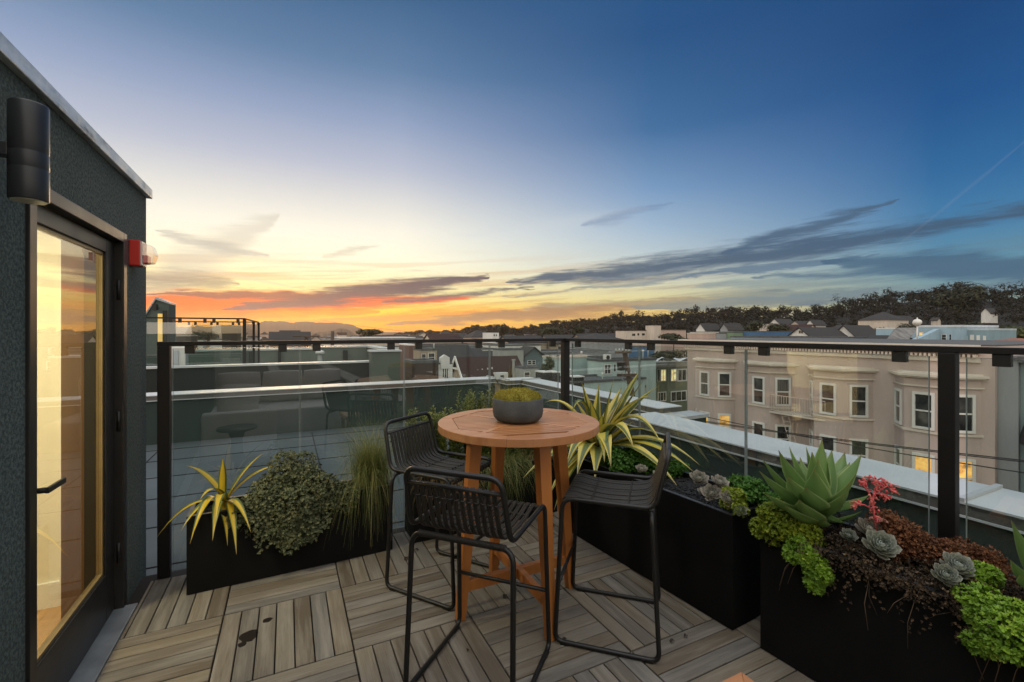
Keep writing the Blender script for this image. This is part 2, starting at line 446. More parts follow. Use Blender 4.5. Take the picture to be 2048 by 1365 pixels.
def cloud(sky, p0, p1, th, col, op=1.0, peak=.5, soft=1.5, torn=.75, el=None):
    a0, e0 = AE(*p0); a1, e1 = AE(*p1)
    t = math_(nt, 'MULTIPLY_ADD', A, 1 / (a1 - a0), -a0 / (a1 - a0))
    mid = math_(nt, 'MULTIPLY_ADD', t, e1 - e0, e0)
    # spindle width: 0 at the ends, th at 'peak'
    up = math_(nt, 'MULTIPLY', t, 1 / peak, clamp=True); dn = math_(nt, 'MULTIPLY', math_(nt, 'SUBTRACT', 1.0, t), 1 / (1 - peak), clamp=True)
    wd = math_(nt, 'MULTIPLY', math_(nt, 'POWER', math_(nt, 'MULTIPLY', up, dn), .6), th)
    wd = math_(nt, 'MAXIMUM', wd, .001)
    d = math_(nt, 'DIVIDE', math_(nt, 'ABSOLUTE', math_(nt, 'SUBTRACT', Ew if el is None else el, mid)), wd)
    k = math_(nt, 'SUBTRACT', 1.35, math_(nt, 'ADD', d, math_(nt, 'MULTIPLY_ADD', tear, torn * 3.2, -torn * 1.6)))
    f = math_(nt, 'MULTIPLY', sstep(k, 0, soft), op)
    return mixc(nt, f, sky, lin(*col))
# thin veils
vn_ = noise(nt, 1, 7, src=cl.outputs[0], stretch=(.045, 1.05, 1), rough=.62)
vf_ = math_(nt, 'MULTIPLY', math_(nt, 'MULTIPLY', sstep(vn_, .44, .62), math_(nt, 'SUBTRACT', 1.0, sstep(E, 5, 11))), .48)
vcol = mixc(nt, lstep(A, -2, 32), lin(204, 142, 84), lin(98, 122, 138))
sky = mixc(nt, vf_, sky, vcol)
sky = cloud(sky, (250, 600), (560, 430), 3.2, (205, 200, 184), .55, .3, 1.2)
sky = cloud(sky, (200, 552), (480, 570), 1.6, (160, 150, 132), .85, .5)
sky = cloud(sky, (310, 465), (540, 515), .9, (186, 184, 172), .7, .6)
sky = cloud(sky, (640, 515), (760, 492), .5, (205, 200, 178), .6)
sky = cloud(sky, (285, 512), (600, 577), .25, (226, 214, 186), .4, .5, .8, .3, E)
# lit bank and its dark top
sky = cloud(sky, (150, 606), (960, 596), 1.45, (246, 100, 52), .95, .33, 1.0)
sky = cloud(sky, (120, 622), (760, 624), 1.3, (245, 96, 18), .55, .4, .9)
sky = cloud(sky, (440, 618), (980, 552), 1.5, (92, 84, 96), .97, .6, 1.1, .95)
sky = cloud(sky, (290, 590), (660, 590), .5, (120, 86, 86), .85, .5, 1.0)
sky = cloud(sky, (760, 606), (1070, 574), .6, (106, 98, 104), .95, .4)
sky = cloud(sky, (560, 648), (1130, 612), .6, (236, 140, 56), .8, .5)
sky = cloud(sky, (760, 648), (1440, 596), .95, (160, 122, 90), .95, .55, 1.0)
sky = cloud(sky, (960, 640), (1380, 622), .6, (188, 138, 84), .7, .5)
# right-hand streaks
sky = cloud(sky, (1010, 566), (2500, 330), 1.7, (60, 86, 112), .92, .36, 1.2, .9)
sky = cloud(sky, (1440, 506), (1800, 402), 1.0, (68, 94, 120), .88, .4, 1.2, 1.0)
sky = cloud(sky, (1340, 560), (1760, 505), .55, (88, 116, 140), .85, .5, .8, 1.1)
sky = cloud(sky, (1640, 520), (2700, 560), 1.5, (58, 94, 122), .85, .35, 1.0, 1.1)
sky = cloud(sky, (1500, 556), (2300, 500), .7, (70, 104, 130), .8, .5)
sky = cloud(sky, (1140, 580), (1420, 548), .45, (120, 138, 148), .75)
sky = cloud(sky, (1380, 576), (1640, 556), .6, (120, 144, 152), .6)
sky = cloud(sky, (1260, 616), (1760, 584), 1.0, (104, 120, 128), .85, .6, .8)
sky = cloud(sky, (1040, 616), (1620, 586), .7, (170, 164, 134), .6, .5)
sky = cloud(sky, (1000, 596), (1180, 578), .3, (150, 146, 136), .8)
sky = cloud(sky, (1180, 560), (1420, 530), .35, (128, 142, 152), .7)
sky = cloud(sky, (1420, 600), (1900, 574), .5, (112, 134, 142), .75)
sky = cloud(sky, (1560, 610), (2300, 560), .7, (84, 108, 126), .75)
sky = cloud(sky, (900, 470), (1300, 420), 1.6, (206, 212, 216), .35, .5, 2.0)
sky = cloud(sky, (1160, 452), (1350, 406), .8, (104, 130, 166), .5, .4)
sky = cloud(sky, (1765, 515), (2100, 240), .22, (140, 150, 170), .11, .5, 1.1, .3, E)
# trace of sky texture; unseen overhead and rear sky brightened to fill the foreground
sk = N(nt, 'ShaderNodeTexSky', sky_type='NISHITA'); sk.sun_disc = False; sk.sun_elevation = R(1.5); sk.sun_rotation = TH - R(27)
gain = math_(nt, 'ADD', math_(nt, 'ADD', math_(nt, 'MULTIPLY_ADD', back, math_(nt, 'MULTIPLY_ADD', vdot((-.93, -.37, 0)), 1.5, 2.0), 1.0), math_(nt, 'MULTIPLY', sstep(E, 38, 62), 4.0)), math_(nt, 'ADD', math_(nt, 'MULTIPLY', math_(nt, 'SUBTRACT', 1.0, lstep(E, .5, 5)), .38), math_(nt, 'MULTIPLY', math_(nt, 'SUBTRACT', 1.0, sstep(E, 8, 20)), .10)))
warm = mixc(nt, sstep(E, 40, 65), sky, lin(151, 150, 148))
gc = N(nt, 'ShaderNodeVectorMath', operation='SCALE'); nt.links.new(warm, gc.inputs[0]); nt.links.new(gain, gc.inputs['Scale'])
fin = mixc(nt, .004, gc.outputs[0], sk.outputs[0])
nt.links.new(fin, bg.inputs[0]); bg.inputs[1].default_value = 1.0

sun = bpy.data.lights.new("sun", 'SUN'); sun.energy = .9; sun.angle = R(16); sun.color = (1, .62, .32)
so = bpy.data.objects.new("sun", sun); COL.objects.link(so)
sd = Vector((math.sin(TH - R(27)) * math.cos(R(5)), math.cos(TH - R(27)) * math.cos(R(5)), math.sin(R(5))))
so.rotation_euler = sd.to_track_quat('Z', 'Y').to_euler()

cam = bpy.data.cameras.new("camera"); cam.sensor_width = 36; cam.lens = F / 2048 * 36; cam.shift_y = -(682.5 - HY) / 2048
cam.clip_start = .03; cam.clip_end = 12000
co = bpy.data.objects.new("camera", cam); COL.objects.link(co); co.location = (0, 0, EYE); co.rotation_euler = (R(90), 0, -TH)
scene.camera = co
scene.view_settings.view_transform = 'Standard'; scene.view_settings.look = 'None'; scene.view_settings.exposure = 0; scene.view_settings.gamma = 1
scene.render.engine = 'CYCLES'
cy = scene.cycles
cy.use_denoising = True
try: cy.denoiser = 'OPENIMAGEDENOISE'; cy.denoising_input_passes = 'RGB_ALBEDO_NORMAL'
except Exception: pass
cy.max_bounces = 10; cy.transparent_max_bounces = 32; cy.glossy_bounces = 5; cy.diffuse_bounces = 4; cy.volume_bounces = 0
cy.caustics_reflective = False; cy.caustics_refractive = False
cy.sample_clamp_indirect = 6

exec_parts = []
# ================================================================== THE TERRACE
# ---- deck: two-foot parquet tiles of seven boards, direction alternating
TS = .602
U0, V0 = -.312, 2.925
def deck():
    mb = MB()
    nb = 7; gap = .0062
    for i in range(-1, 6):
        for j in range(-1, 8):
            x0, y0 = U0 + i * TS, V0 - (j) * TS
            x1, y1 = x0 + TS, y0 + TS
            if y0 > 3.4 or y1 < -1.4: continue
            along_v = (i + j) % 2 == 1
            bw = TS / nb
            for k in range(nb):
                g = gap / 2
                if along_v: bx = [x0 + k * bw + g, x0 + (k + 1) * bw - g, y0 + g * 1.5, y1 - g * 1.5]
                else: bx = [x0 + g * 1.5, x1 - g * 1.5, y0 + k * bw + g, y0 + (k + 1) * bw - g]
                bx[0] = max(bx[0], -.76); bx[1] = min(bx[1], 2.74); bx[3] = min(bx[3], 3.53 + .03 * (bx[0] + .7))
                if bx[1] - bx[0] < .01 or bx[3] - bx[2] < .01: continue
                z = random.uniform(-.0012, .0012); a = random.random()
                ou, ov = random.uniform(0, 50), random.uniform(0, 50)
                A_ = [(bx[0], bx[2]), (bx[1], bx[2]), (bx[1], bx[3]), (bx[0], bx[3])]
                uv = [((p[1] if along_v else p[0]) + ou, (p[0] if along_v else p[1]) + ov) for p in A_]
                e = .002
                B_ = [(bx[0] + e, bx[2] + e), (bx[1] - e, bx[2] + e), (bx[1] - e, bx[3] - e), (bx[0] + e, bx[3] - e)]
                top = [mb.vert((*p, z), a) for p in B_]; mid = [mb.vert((*p, z - e), a) for p in A_]; bot = [mb.vert((*p, z - .02), a) for p in A_]
                mb.face(top, uv)
                for q in range(4):
                    r_ = (q + 1) % 4
                    mb.face([mid[q], mid[r_], top[r_], top[q]], [uv[q], uv[r_], uv[r_], uv[q]])
                    mb.face([bot[q], bot[r_], mid[r_], mid[q]], [uv[q], uv[r_], uv[r_], uv[q]])
    tag(mb.build('deck_floor', M['deck']), kind='structure')
    mb = MB(); mb.box(-.83, 2.8, -1.5, 3.66, -.075, -.022); tag(mb.build('deck_base', M['under']), kind='structure')
deck()
# ---- flat roof round the deck, with membrane seams
mb = MB(); mb.box(-6, 3.78, -3.5, 8.3, -.35, -.1)
tag(mb.build('flat_roof', M['roofm']), kind='structure')
mb = MB()
for k, y in enumerate((3.95, 4.75, 5.55, 6.35, 7.15, 7.8)):
    mb.box(-5.9, 3.3, y, y + .012, -.1, -.094)
for x in (-3.6, -1.6, .35): mb.box(x, x + .012, 3.7, 8.1, -.1, -.095)
tag(mb.build('roof_seams', M['under']), kind='structure')

def stucco():
    m, nt_, b = nodes('grainy_green_stucco')
    c = ramp(nt_, noise(nt_, 1.6, 5), [(.3, (.098, .128, .114)), (.7, (.142, .172, .155))])
    g = noise(nt_, 75, 4, rough=.7)
    c = mixc(nt_, ramp(nt_, g, [(.42, (.75, .75, .75)), (.6, (0, 0, 0))]), c, (.030, .040, .039))
    nt_.links.new(c, b.inputs['Base Color']); b.inputs['Roughness'].default_value = .95; b.inputs['Specular IOR Level'].default_value = .15
    bumpn(nt_, b, g, .8, .006); return m
M['stucco'] = stucco()

# ---- stair penthouse on the left with its glazed door and lit room
WU = -.83
pent = thing('stair_penthouse', 'dark green stucco stair penthouse with a lit glazed door, filling the left edge', 'building', (WU, 3.0, 0))
D0, D1, DZ = 2.2, 3.29, 2.1      # door opening
mb = MB()
WB = WU - .16
mb.box(WB, WU, -3.2, D0, -.1, 2.44); mb.box(WB, WU, D1, 3.73, -.1, 2.44); mb.box(WB, WU, D0, D1, DZ, 2.44)
mb.box(-4.2, WB, 3.55, 3.73, -.1, 2.44)
mb.box(-4.2, -4.06, -3.2, 3.55, -.1, 2.44); mb.box(-4.06, WB, -3.2, -3.06, -.1, 2.44)
mb.box(-4.06, WB, -3.06, 3.55, 2.36, 2.44)
mb.build('wall', M['stucco'], pent)
mb = MB()
mb.box(-4.25, WU + .028, 3.70, 3.758, 2.425, 2.486); mb.box(WU - .2, WU + .028, -3.2, 3.70, 2.425, 2.486)
mb.box(-4.25, WU - .2, -3.2, 3.70, 2.445, 2.475)
def flashing():
    m, nt_, b = nodes('scuffed_flashing')
    n = noise(nt_, 5, 8, stretch=(1, .5, 3), rough=.7)
    nt_.links.new(ramp(nt_, n, [(.30, (.10, .11, .11)), (.42, (.48, .51, .52)), (.68, (.74, .77, .78))]), b.inputs['Base Color'])
    b.inputs['Metallic'].default_value = .5; b.inputs['Roughness'].default_value = .38
    bumpn(nt_, b, noise(nt_, 7, 4), .5, .03); return m
M['flash'] = flashing()
mb.build('coping', M['flash'], pent, bevel=.004)
# interior
mb = MB(); mb.box(-4.06, WB, 1.2, 3.45, -.02, 0.0); mb.build('room_floor', M['oak'], pent)
mb = MB()
mb.box(-4.06, WB - .002, 3.45, 3.548, .0, 2.358); mb.box(-4.058, -3.96, 1.2, 3.45, 0, 2.358); mb.box(-4.06, WB - .002, 1.1, 1.2, 0, 2.358)
mb.box(-3.96, WB - .002, 1.2, 3.45, 2.30, 2.357)
mb.box(WB - .022, WB - .002, 1.2, D0 - .02, 0, 2.30)
mb.build('room_wall', M['cream'], pent)
mb = MB(); mb.box(-3.96, WB - .05, 3.428, 3.449, .001, .14); mb.box(-3.958, -3.938, 1.2, 3.428, .001, .14); mb.build('baseboard', M['trimw'], pent)
mb = MB(); mb.box(WB - .16, WB - .05, 3.42, 3.449, .141, 2.298); mb.build('trim', M['trimw'], pent)
lampo = MB(); lampo.lathe([(.14, 0), (.15, .01), (.15, .03)], (-1.75, 2.45, 2.269), 24); lampo.build('ceiling_light', emit('ceiling_light_glow', (1, .85, .6), 6), pent)
li = bpy.data.lights.new('room_lamp', 'AREA'); li.shape = 'DISK'; li.size = .3; li.energy = 76; li.color = (1, .89, .62)
lo = bpy.data.objects.new('room_lamp', li); COL.objects.link(lo); lo.location = (-1.75, 2.45, 2.26)
# door frame (proud of the wall) and leaf
fr = MB()
FX = WU + .012
fr.box(WB, FX, D0 - .0, D0 + .055, -.03, DZ); fr.box(WB, FX, D1 - .055, D1, -.03, DZ); fr.box(WB, FX, D0 + .055, D1 - .055, DZ - .055, DZ)
frame = fr.build('door_frame', M['doorframe'], pent, bevel=.003)
door = MB(); LX0, LX1 = WU - .075, WU - .03
d0, d1, dz0, dz1 = D0 + .06, D1 - .06, .012, DZ - .06
door.box(LX0, LX1, d0, d0 + .075, dz0, dz1); door.box(LX0, LX1, d1 - .12, d1, dz0, dz1)
door.box(LX0, LX1, d0 + .075, d1 - .12, dz0, .26); door.box(LX0, LX1, d0 + .075, d1 - .12, 1.968, dz1)
leafd = door.build('door', M['doorframe'], pent, bevel=.003)
bd = MB()
for (a, b, c, d) in ((d0 + .075, d0 + .09, .26, 1.968), (d1 - .135, d1 - .12, .26, 1.968), (d0 + .09, d1 - .135, .26, .275), (d0 + .09, d1 - .135, 1.953, 1.968)):
    bd.box(LX0 + .008, LX1 - .012, a, b, c, d)
bd.build('glazing_bead', surf('brass_toned_bead', (.26, .19, .09), .35, .2, 4, metal=.4), leafd)
gl = MB(); gl.box(LX0 + .018, LX0 + .026, d0 + .09, d1 - .135, .275, 1.953); gl.build('glass_pane', M['doorglass'], leafd)
hd = MB(); hz = .955
hd.cyl((LX1, d0 + .04, hz), (LX1 + .055, d0 + .04, hz), .011, 12); hd.beam((LX1 + .055, d0 + .03, hz), (LX1 + .06, d0 + .165, hz), .012, .022); hd.box(LX1, LX1 + .006, d0 + .015, d0 + .065, hz - .11, hz + .05)
hd.build('handle', M['black'], leafd, bevel=.002)
for z in (.32, 1.05, 1.78):
    h = MB(); h.cyl((WU - .012, d1 + .006, z - .055), (WU - .012, d1 + .006, z + .055), .009, 10); h.build('hinge', M['black'], leafd)
th = MB(); th.box(WB, WU + .068, D0 - .02, D1 - .03, -.02, .008); th.box(WU + .001, WU + .068, -1.4, D0 - .02, -.02, .006); th.build('threshold', surf('galvanised_sill', (.34, .37, .39), .4, .3, 6, metal=.6), pent, bevel=.002)
jb = MB(); jb.box(WB - .1, WB - .002, D1 - .03, D1 + .1, 0.001, 2.2); jb.build('door_jamb', M['brownwood'], pent)

# ---- wall light (unlit cylinder) and fire alarm
wl = thing('wall_light', 'black cylindrical wall light beside the glazed door', 'wall light', (WU, 1.916, 2.1))
mb = MB(); c = (WU + .115, 1.916, 0)
mb.lathe([(.0445, 1.952), (.046, 1.955), (.046, 2.045), (.0452, 2.047), (.0452, 2.05), (.046, 2.052), (.046, 2.095), (.0452, 2.097), (.0452, 2.10), (.046, 2.102), (.046, 2.245), (.044, 2.249)], c, 40); mb.build('lamp_body', M['lampm'], wl)
mb = MB(); mb.lathe([(.04, 1.9495), (.04, 1.9535)], c, 32); mb.build('lens', surf('frosted_lens', (.62, .58, .42), .3, .15, 20), wl)
mb = MB(); mb.box(WU, WU + .012, 1.866, 1.966, 2.05, 2.15); mb.box(WU + .012, WU + .075, 1.896, 1.936, 2.08, 2.12); mb.build('bracket', M['lampm'], wl, bevel=.003)
fa = thing('fire_alarm', 'red fire alarm with clear strobe lens on the penthouse corner', 'fire alarm', (WU, 3.42, 2.01))
mb = MB(); mb.box(WU, WU + .055, 3.36, 3.47, 1.935, 2.085); mb.build('alarm_body', M['red'], fa, bevel=.006)
mb = MB(); mb.box(WU + .055, WU + .062, 3.365, 3.465, 1.94, 2.08); mb.build('lens_bezel', surf('white_plastic', (.7, .66, .64), .3), fa)
mb = MB(); mb.prism([(WU + .062, 3.37, 1.95), (WU + .062, 3.37, 2.07), (WU + .105, 3.385, 2.06), (WU + .118, 3.39, 2.01), (WU + .105, 3.385, 1.96)], (0, .085, 0)); mb.build('lens', M['clear'], fa, bevel=.004)
mb = MB(); mb.box(WU + .063, WU + .085, 3.38, 3.455, 1.955, 2.0); mb.build('reflector', M['red'], fa)

# ---- glass railing
RA, RB = (-.70, 3.565), (2.37, 3.66)
rd = Vector((RB[0] - RA[0], RB[1] - RA[1], 0)).normalized(); rn = Vector((rd.y, -rd.x, 0))      # far run
qd = Vector((.080, -.9968, 0)); qn = Vector((-qd.y, qd.x, 0)) * 1.0                                      # right run, towards the viewer
RC = (RB[0] + qd.x * 5.2, RB[1] + qd.y * 5.2)
RT = 1.484
rl = thing('glass_railing', 'dark metal framed glass railing enclosing the far and right sides of the deck', 'railing', (RB[0], RB[1], 0))
mb = MB()
a, b = Vector((*RA, RT - .0135)), Vector((*RB, RT - .0135))
mb.beam(a - rd * .035, b + rd * .035, .052, .027)
mb.build('top_rail', M['rail'], rl, bevel=.002)
mb = MB(); mb.beam(b + qd * .029, Vector((*RC, RT - .0135)), .052, .027); mb.build('top_rail', M['rail'], rl, bevel=.002)
def post(p, d, w, t):
    m_ = MB(); n = Vector((d.y, -d.x, 0)); o = Vector((p[0], p[1], -.02)) - d * w / 2 - n * t / 2
    m_.obox(o, d * w, n * t, (0, 0, RT - .027 + .02)); m_.build('post', M['rail'], rl, bevel=.003)
post(RA, rd, .063, .075); post(RB, rd, .063, .063)
px_ = ONLINE(1897, RB, RC); post(px_, qd, .058, .055)
post((RB[0] + qd.x * 4.6, RB[1] + qd.y * 4.6), qd, .058, .055)
gz0, gz1 = .012, 1.437
def panel(p, q, n):
    m_ = MB(); p, q = Vector((p[0], p[1], gz0)), Vector((q[0], q[1], gz0)); d = (q - p).normalized()
    m_.obox(p + d * .006 - n * .006, (q - p) - d * .012, n * .012, (0, 0, gz1 - gz0)); m_.build('glass_panel', M['glass'], rl)
    e = MB()
    for s_ in (p + d * .004, q - d * .006): e.obox(s_ - n * .0062, d * .002, n * .0124, (0, 0, gz1 - gz0))
    e.obox(p + d * .006 - n * .006 + Vector((0, 0, gz1 - gz0)), (q - p) - d * .012, n * .012, (0, 0, .0015))
    e.build('glass_edge', M['gedge'], rl)
m_, nt_, b_ = nodes('polished_glass_edge'); b_.inputs['Base Color'].default_value = (.22, .25, .24, 1); b_.inputs['Roughness'].default_value = .15; M['gedge'] = m_
fx = [ONLINE(p, RA, RB)[:2] for p in (344, 600, 808, 979, 1117)]
for p, q in zip(fx, fx[1:]): panel(p, q, rn)
rx = [ONLINE(p, RB, RC)[:2] for p in (1144, 1279, 1492, 1861)]
for p, q in zip(rx, rx[1:]): panel(p, q, qn)
p0 = ONLINE(1930, RB, RC)[:2]
panel(p0, (p0[0] + qd.x * .86, p0[1] + qd.y * .86), qn); panel((p0[0] + qd.x * .87, p0[1] + qd.y * .87), (p0[0] + qd.x * 1.72, p0[1] + qd.y * 1.72), qn)
def clamp(px, a, b, d):
    x, y, _ = ONLINE(px, a, b); n = Vector((d.y, -d.x, 0)); m_ = MB()
    m_.obox(Vector((x, y, RT - .078)) - d * .027 - n * .017, d * .054, n * .034, (0, 0, .051)); m_.build('glass_clamp', M['black'], rl, bevel=.002)
for p in (380, 565, 633, 782, 837, 957, 1003, 1105): clamp(p, RA, RB, rd)
for p in (1156, 1257, 1302, 1458, 1528, 1800, 2005): clamp(p, RB, RC, qd)

# ---- roof parapets with white caps (dark stucco below)
CZ = .62
def parapet(label, boxes, seams=()):
    t = thing('parapet_wall', label, 'parapet', (boxes[0][0], boxes[0][2], -.1), 'roof parapets round the terrace')
    w_, c_, f_, l_ = MB(), MB(), MB(), MB()
    for (x0, x1, y0, y1) in boxes:
        w_.box(x0 + .035, x1 - .035, y0 + .035, y1 - .035, -8, CZ - .012)
        c_.box(x0, x1, y0, y1, CZ - .012, CZ)
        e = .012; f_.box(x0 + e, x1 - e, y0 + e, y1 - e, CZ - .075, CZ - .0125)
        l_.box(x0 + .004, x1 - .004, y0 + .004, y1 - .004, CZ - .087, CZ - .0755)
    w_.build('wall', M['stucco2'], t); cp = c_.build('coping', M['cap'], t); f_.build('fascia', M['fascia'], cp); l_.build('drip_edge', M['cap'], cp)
    s_ = MB()
    for (x0, x1, y0, y1) in seams: s_.box(x0, x1, y0, y1, CZ + .001, CZ + .02)
    if seams: s_.build('standing_seam', M['capgrey'], cp)
parapet('long white capped parapet across the far edge of the grey roof', [(-6, 3.72, 8.2, 8.62)], [(3.66, 3.70, 8.2, 8.62)])
parapet('white capped parapet stepping out beyond the corner post', [(3.72, 4.42, 7.75, 8.17), (4.02, 4.42, 4.16, 7.75)], [(3.74, 3.78, 7.75, 8.17), (4.02, 4.42, 7.70, 7.745)])
parapet('near white capped parapet running along the right side beyond the glass', [(3.3, 3.8, -3, 3.98)], [(3.3, 3.8, 1.13, 1.16)])
rp_ = thing('parapet_return', 'low grey stepped return joining the two white capped parapets at centre right', 'parapet', (4.1, 4.0, -.1))
mb = MB(); mb.box(3.802, 4.5, 3.86, 4.10, -8, .52); mb.build('wall', M['stucco2'], rp_); mb = MB(); mb.box(3.802, 4.52, 3.84, 4.12, .522, .56); mb.build('coping', M['capgrey'], rp_)

# ---- planters
M['lip'] = surf('pale_planter_rim', (.05, .05, .052), .45, .5, 12)  # rim strips in a paler grey than the box
def planter(label, p, d, L, W, Hh):
    """front bottom corner p, front direction d, depth to the far side of d"""
    t = thing('planter_box', label, 'planter', (p[0], p[1], 0), 'black planter boxes along the railing')
    d = Vector((*d, 0)).normalized(); n = Vector((-d.y, d.x, 0)); o = Vector((p[0], p[1], 0.003)); th_ = .022
    m_ = MB()
    for a_, b_, c_ in ((o, d * L, n * th_), (o + n * (W - th_), d * L, n * th_), (o + n * th_, d * th_, n * (W - 2 * th_)), (o + d * (L - th_) + n * th_, d * th_, n * (W - 2 * th_))):
        m_.obox(a_, b_, c_, (0, 0, Hh))
    m_.build('box', M['planter'], t, bevel=.003)
    r_ = MB(); zt = Vector((0, 0, Hh + .0005))
    for a_, b_, c_ in ((o, d * L, n * th_), (o + n * (W - th_), d * L, n * th_), (o + n * th_, d * th_, n * (W - 2 * th_)), (o + d * (L - th_) + n * th_, d * th_, n * (W - 2 * th_))): r_.obox(a_ + zt, b_, c_, (0, 0, .003))
    r_.build('rim', M['lip'], t)
    s_ = MB(); s_.obox(o + d * th_ + n * th_ + Vector((0, 0, .02)), d * (L - 2 * th_), n * (W - 2 * th_), (0, 0, Hh - .05)); s_.build('soil', M['gravel'], t)
    g_ = MB()
    for _ in range(int(L * W * 3200)):
        q = o + d * random.uniform(.03, L - .03) + n * random.uniform(.03, W - .03) + Vector((0, 0, Hh - .032 + random.uniform(0, .008)))
        r_ = random.uniform(.006, .013); ax = Vector((random.uniform(-1, 1), random.uniform(-1, 1), random.uniform(-.4, .4))).normalized()
        g_.tube([q - ax * r_, q - ax * r_ * .4, q + ax * r_ * .4, q + ax * r_], r_ * .55, 5, r2=r_ * .4, a=random.random())
    tag(g_.build('gravel', M['gravel'], t), kind='stuff')
    return t
planter('low black planter box in front of the far glass, nearest the door', (-.531, 3.232), (1, .03), 1.20, .26, .457)
planter('black planter box behind the round table, in the far rail corner', (.829, 3.295), (1, .03), 1.25, .27, .467)
pr = (2.061, 1.603)
planter('tall black planter box under the striped plant on the right', (1.95, 2.995), (.0795, -.9968), 1.396, .41, .592)
planter('tall black planter box cut off by the right edge of the picture', (2.071, 1.458), (.0795, -.9968), 1.75, .41, .592)

# ================================================================== FURNITURE
TC = Vector((1.186, 2.32, 0)); TZ = 1.04; TR = .455
tb = thing('bar_table', 'round teak bar table with slatted top and four splayed legs', 'table', TC)
def clip_x(y, poly):
    xs = []
    for k in range(len(poly)):
        (x0, y0), (x1, y1) = poly[k], poly[(k + 1) % len(poly)]
        if (y0 - y) * (y1 - y) < 0: xs.append(x0 + (x1 - x0) * (y - y0) / (y1 - y0))
    return (min(xs), max(xs)) if len(xs) >= 2 else None
RO = R(-12)                                        # slat direction relative to u
def tp(x, y, z): return Vector((TC.x + x * math.cos(RO) - y * math.sin(RO), TC.y + x * math.sin(RO) + y * math.cos(RO), z))
nseg = 8; ri = TR * .86
octo = [(ri * math.cos(R(22.5 + 45 * k)), ri * math.sin(R(22.5 + 45 * k))) for k in range(nseg)]
mb = MB()
for k in range(nseg):                               # outer ring of eight curved segments
    a0, a1 = R(22.5 + 45 * k), R(22.5 + 45 * (k + 1)); st = 8; rr_ = random.random()
    outer = [(TR * math.cos(a0 + (a1 - a0) * q / st), TR * math.sin(a0 + (a1 - a0) * q / st)) for q in range(st + 1)]
    e = .0006
    inner = [octo[(k + 1) % nseg], octo[k]]
    mb.prism([tp(x, y, TZ - .042) for x, y in outer + inner], (0, 0, .042), rr_)
mb.build('top_rim', M['teaktop'], tb, bevel=.003)
mb = MB()
p_in = [(x * .992, y * .992) for x, y in octo]
sw = .0355; y = -ri * .93
bar = .03
while y < ri * .93:
    ya, yb = y + .0032, y + sw - .0032
    c0, c1 = clip_x(ya, p_in), clip_x(yb, p_in)
    if c0 and c1:
        # crossing rails split each slat in up to three pieces (rails run on the diagonals)
        for lo_, hi_ in ((0, 1), (1, 2), (2, 3)):
            def edge(yy, c, i):
                b1, b2 = -abs(yy), abs(yy)
                cuts = [c[0], b1 - bar * .75, b1 + bar * .75, b2 - bar * .75, b2 + bar * .75, c[1]]
                return [(cuts[0], cuts[1]), (cuts[2], cuts[3]), (cuts[4], cuts[5])][i]
            e0, e1 = edge(ya, c0, lo_), edge(yb, c1, lo_)
            e0 = (max(e0[0], c0[0]), min(e0[1], c0[1])); e1 = (max(e1[0], c1[0]), min(e1[1], c1[1]))
            if e0[1] - e0[0] < .004 or e1[1] - e1[0] < .004: continue
            mb.prism([tp(e0[0], ya, TZ - .022), tp(e0[1], ya, TZ - .022), tp(e1[1], yb, TZ - .022), tp(e1[0], yb, TZ - .022)], (0, 0, .0195), random.random())
    y += sw
mb.build('slats', M['teaktop'], tb)
mb = MB()
for sgn in (1, -1):
    L_ = ri * .985; mb.beam(tp(-L_ * .7071, -L_ * .7071 * sgn, TZ - .0125), tp(L_ * .7071, L_ * .7071 * sgn, TZ - .0125 - (.0003 if sgn > 0 else 0)), bar, .022)
mb.build('top_crossbar', M['teaktop'], tb)
mb = MB(); mb.lathe([(ri * .9, TZ - .035), (ri * .9, TZ - .026)], (TC.x, TC.y, 0), 24); mb.build('gap_shade_disc', M['dark'], tb)  # black disc standing in for the shade between the slats
for dx, dy in ((0, -1), (-1, 0), (1, 0), (0, 1)):
    m_ = MB(); top = TC + Vector((dx * .265, dy * .265, TZ - .0435)); ft = TC + Vector((dx * .352, dy * .352, .002))
    m_.beam(top, ft, .068, .068, (dx, dy, 0) if True else None, .048, .048); m_.build('leg', M['teak'], tb, bevel=.003)
for q, (dx, dy) in enumerate(((1, 0), (0, 1))):
    m_ = MB(); z_ = .175 - .0012 * q; e = Vector((dx, dy, 0)) * .315
    m_.beam(TC - e + Vector((0, 0, z_)), TC + e + Vector((0, 0, z_)), .034, .058); m_.build('stretcher', M['teak'], tb, bevel=.003)
for dx, dy in ((1, 0), (0, 1)):
    m_ = MB(); e = Vector((dx, dy, 0)) * .24; z_ = TZ - .066 - .0015 * dx
    m_.beam(TC - e + Vector((0, 0, z_)), TC + e + Vector((0, 0, z_)), .03, .044); m_.build('apron_bar', M['teak'], tb)

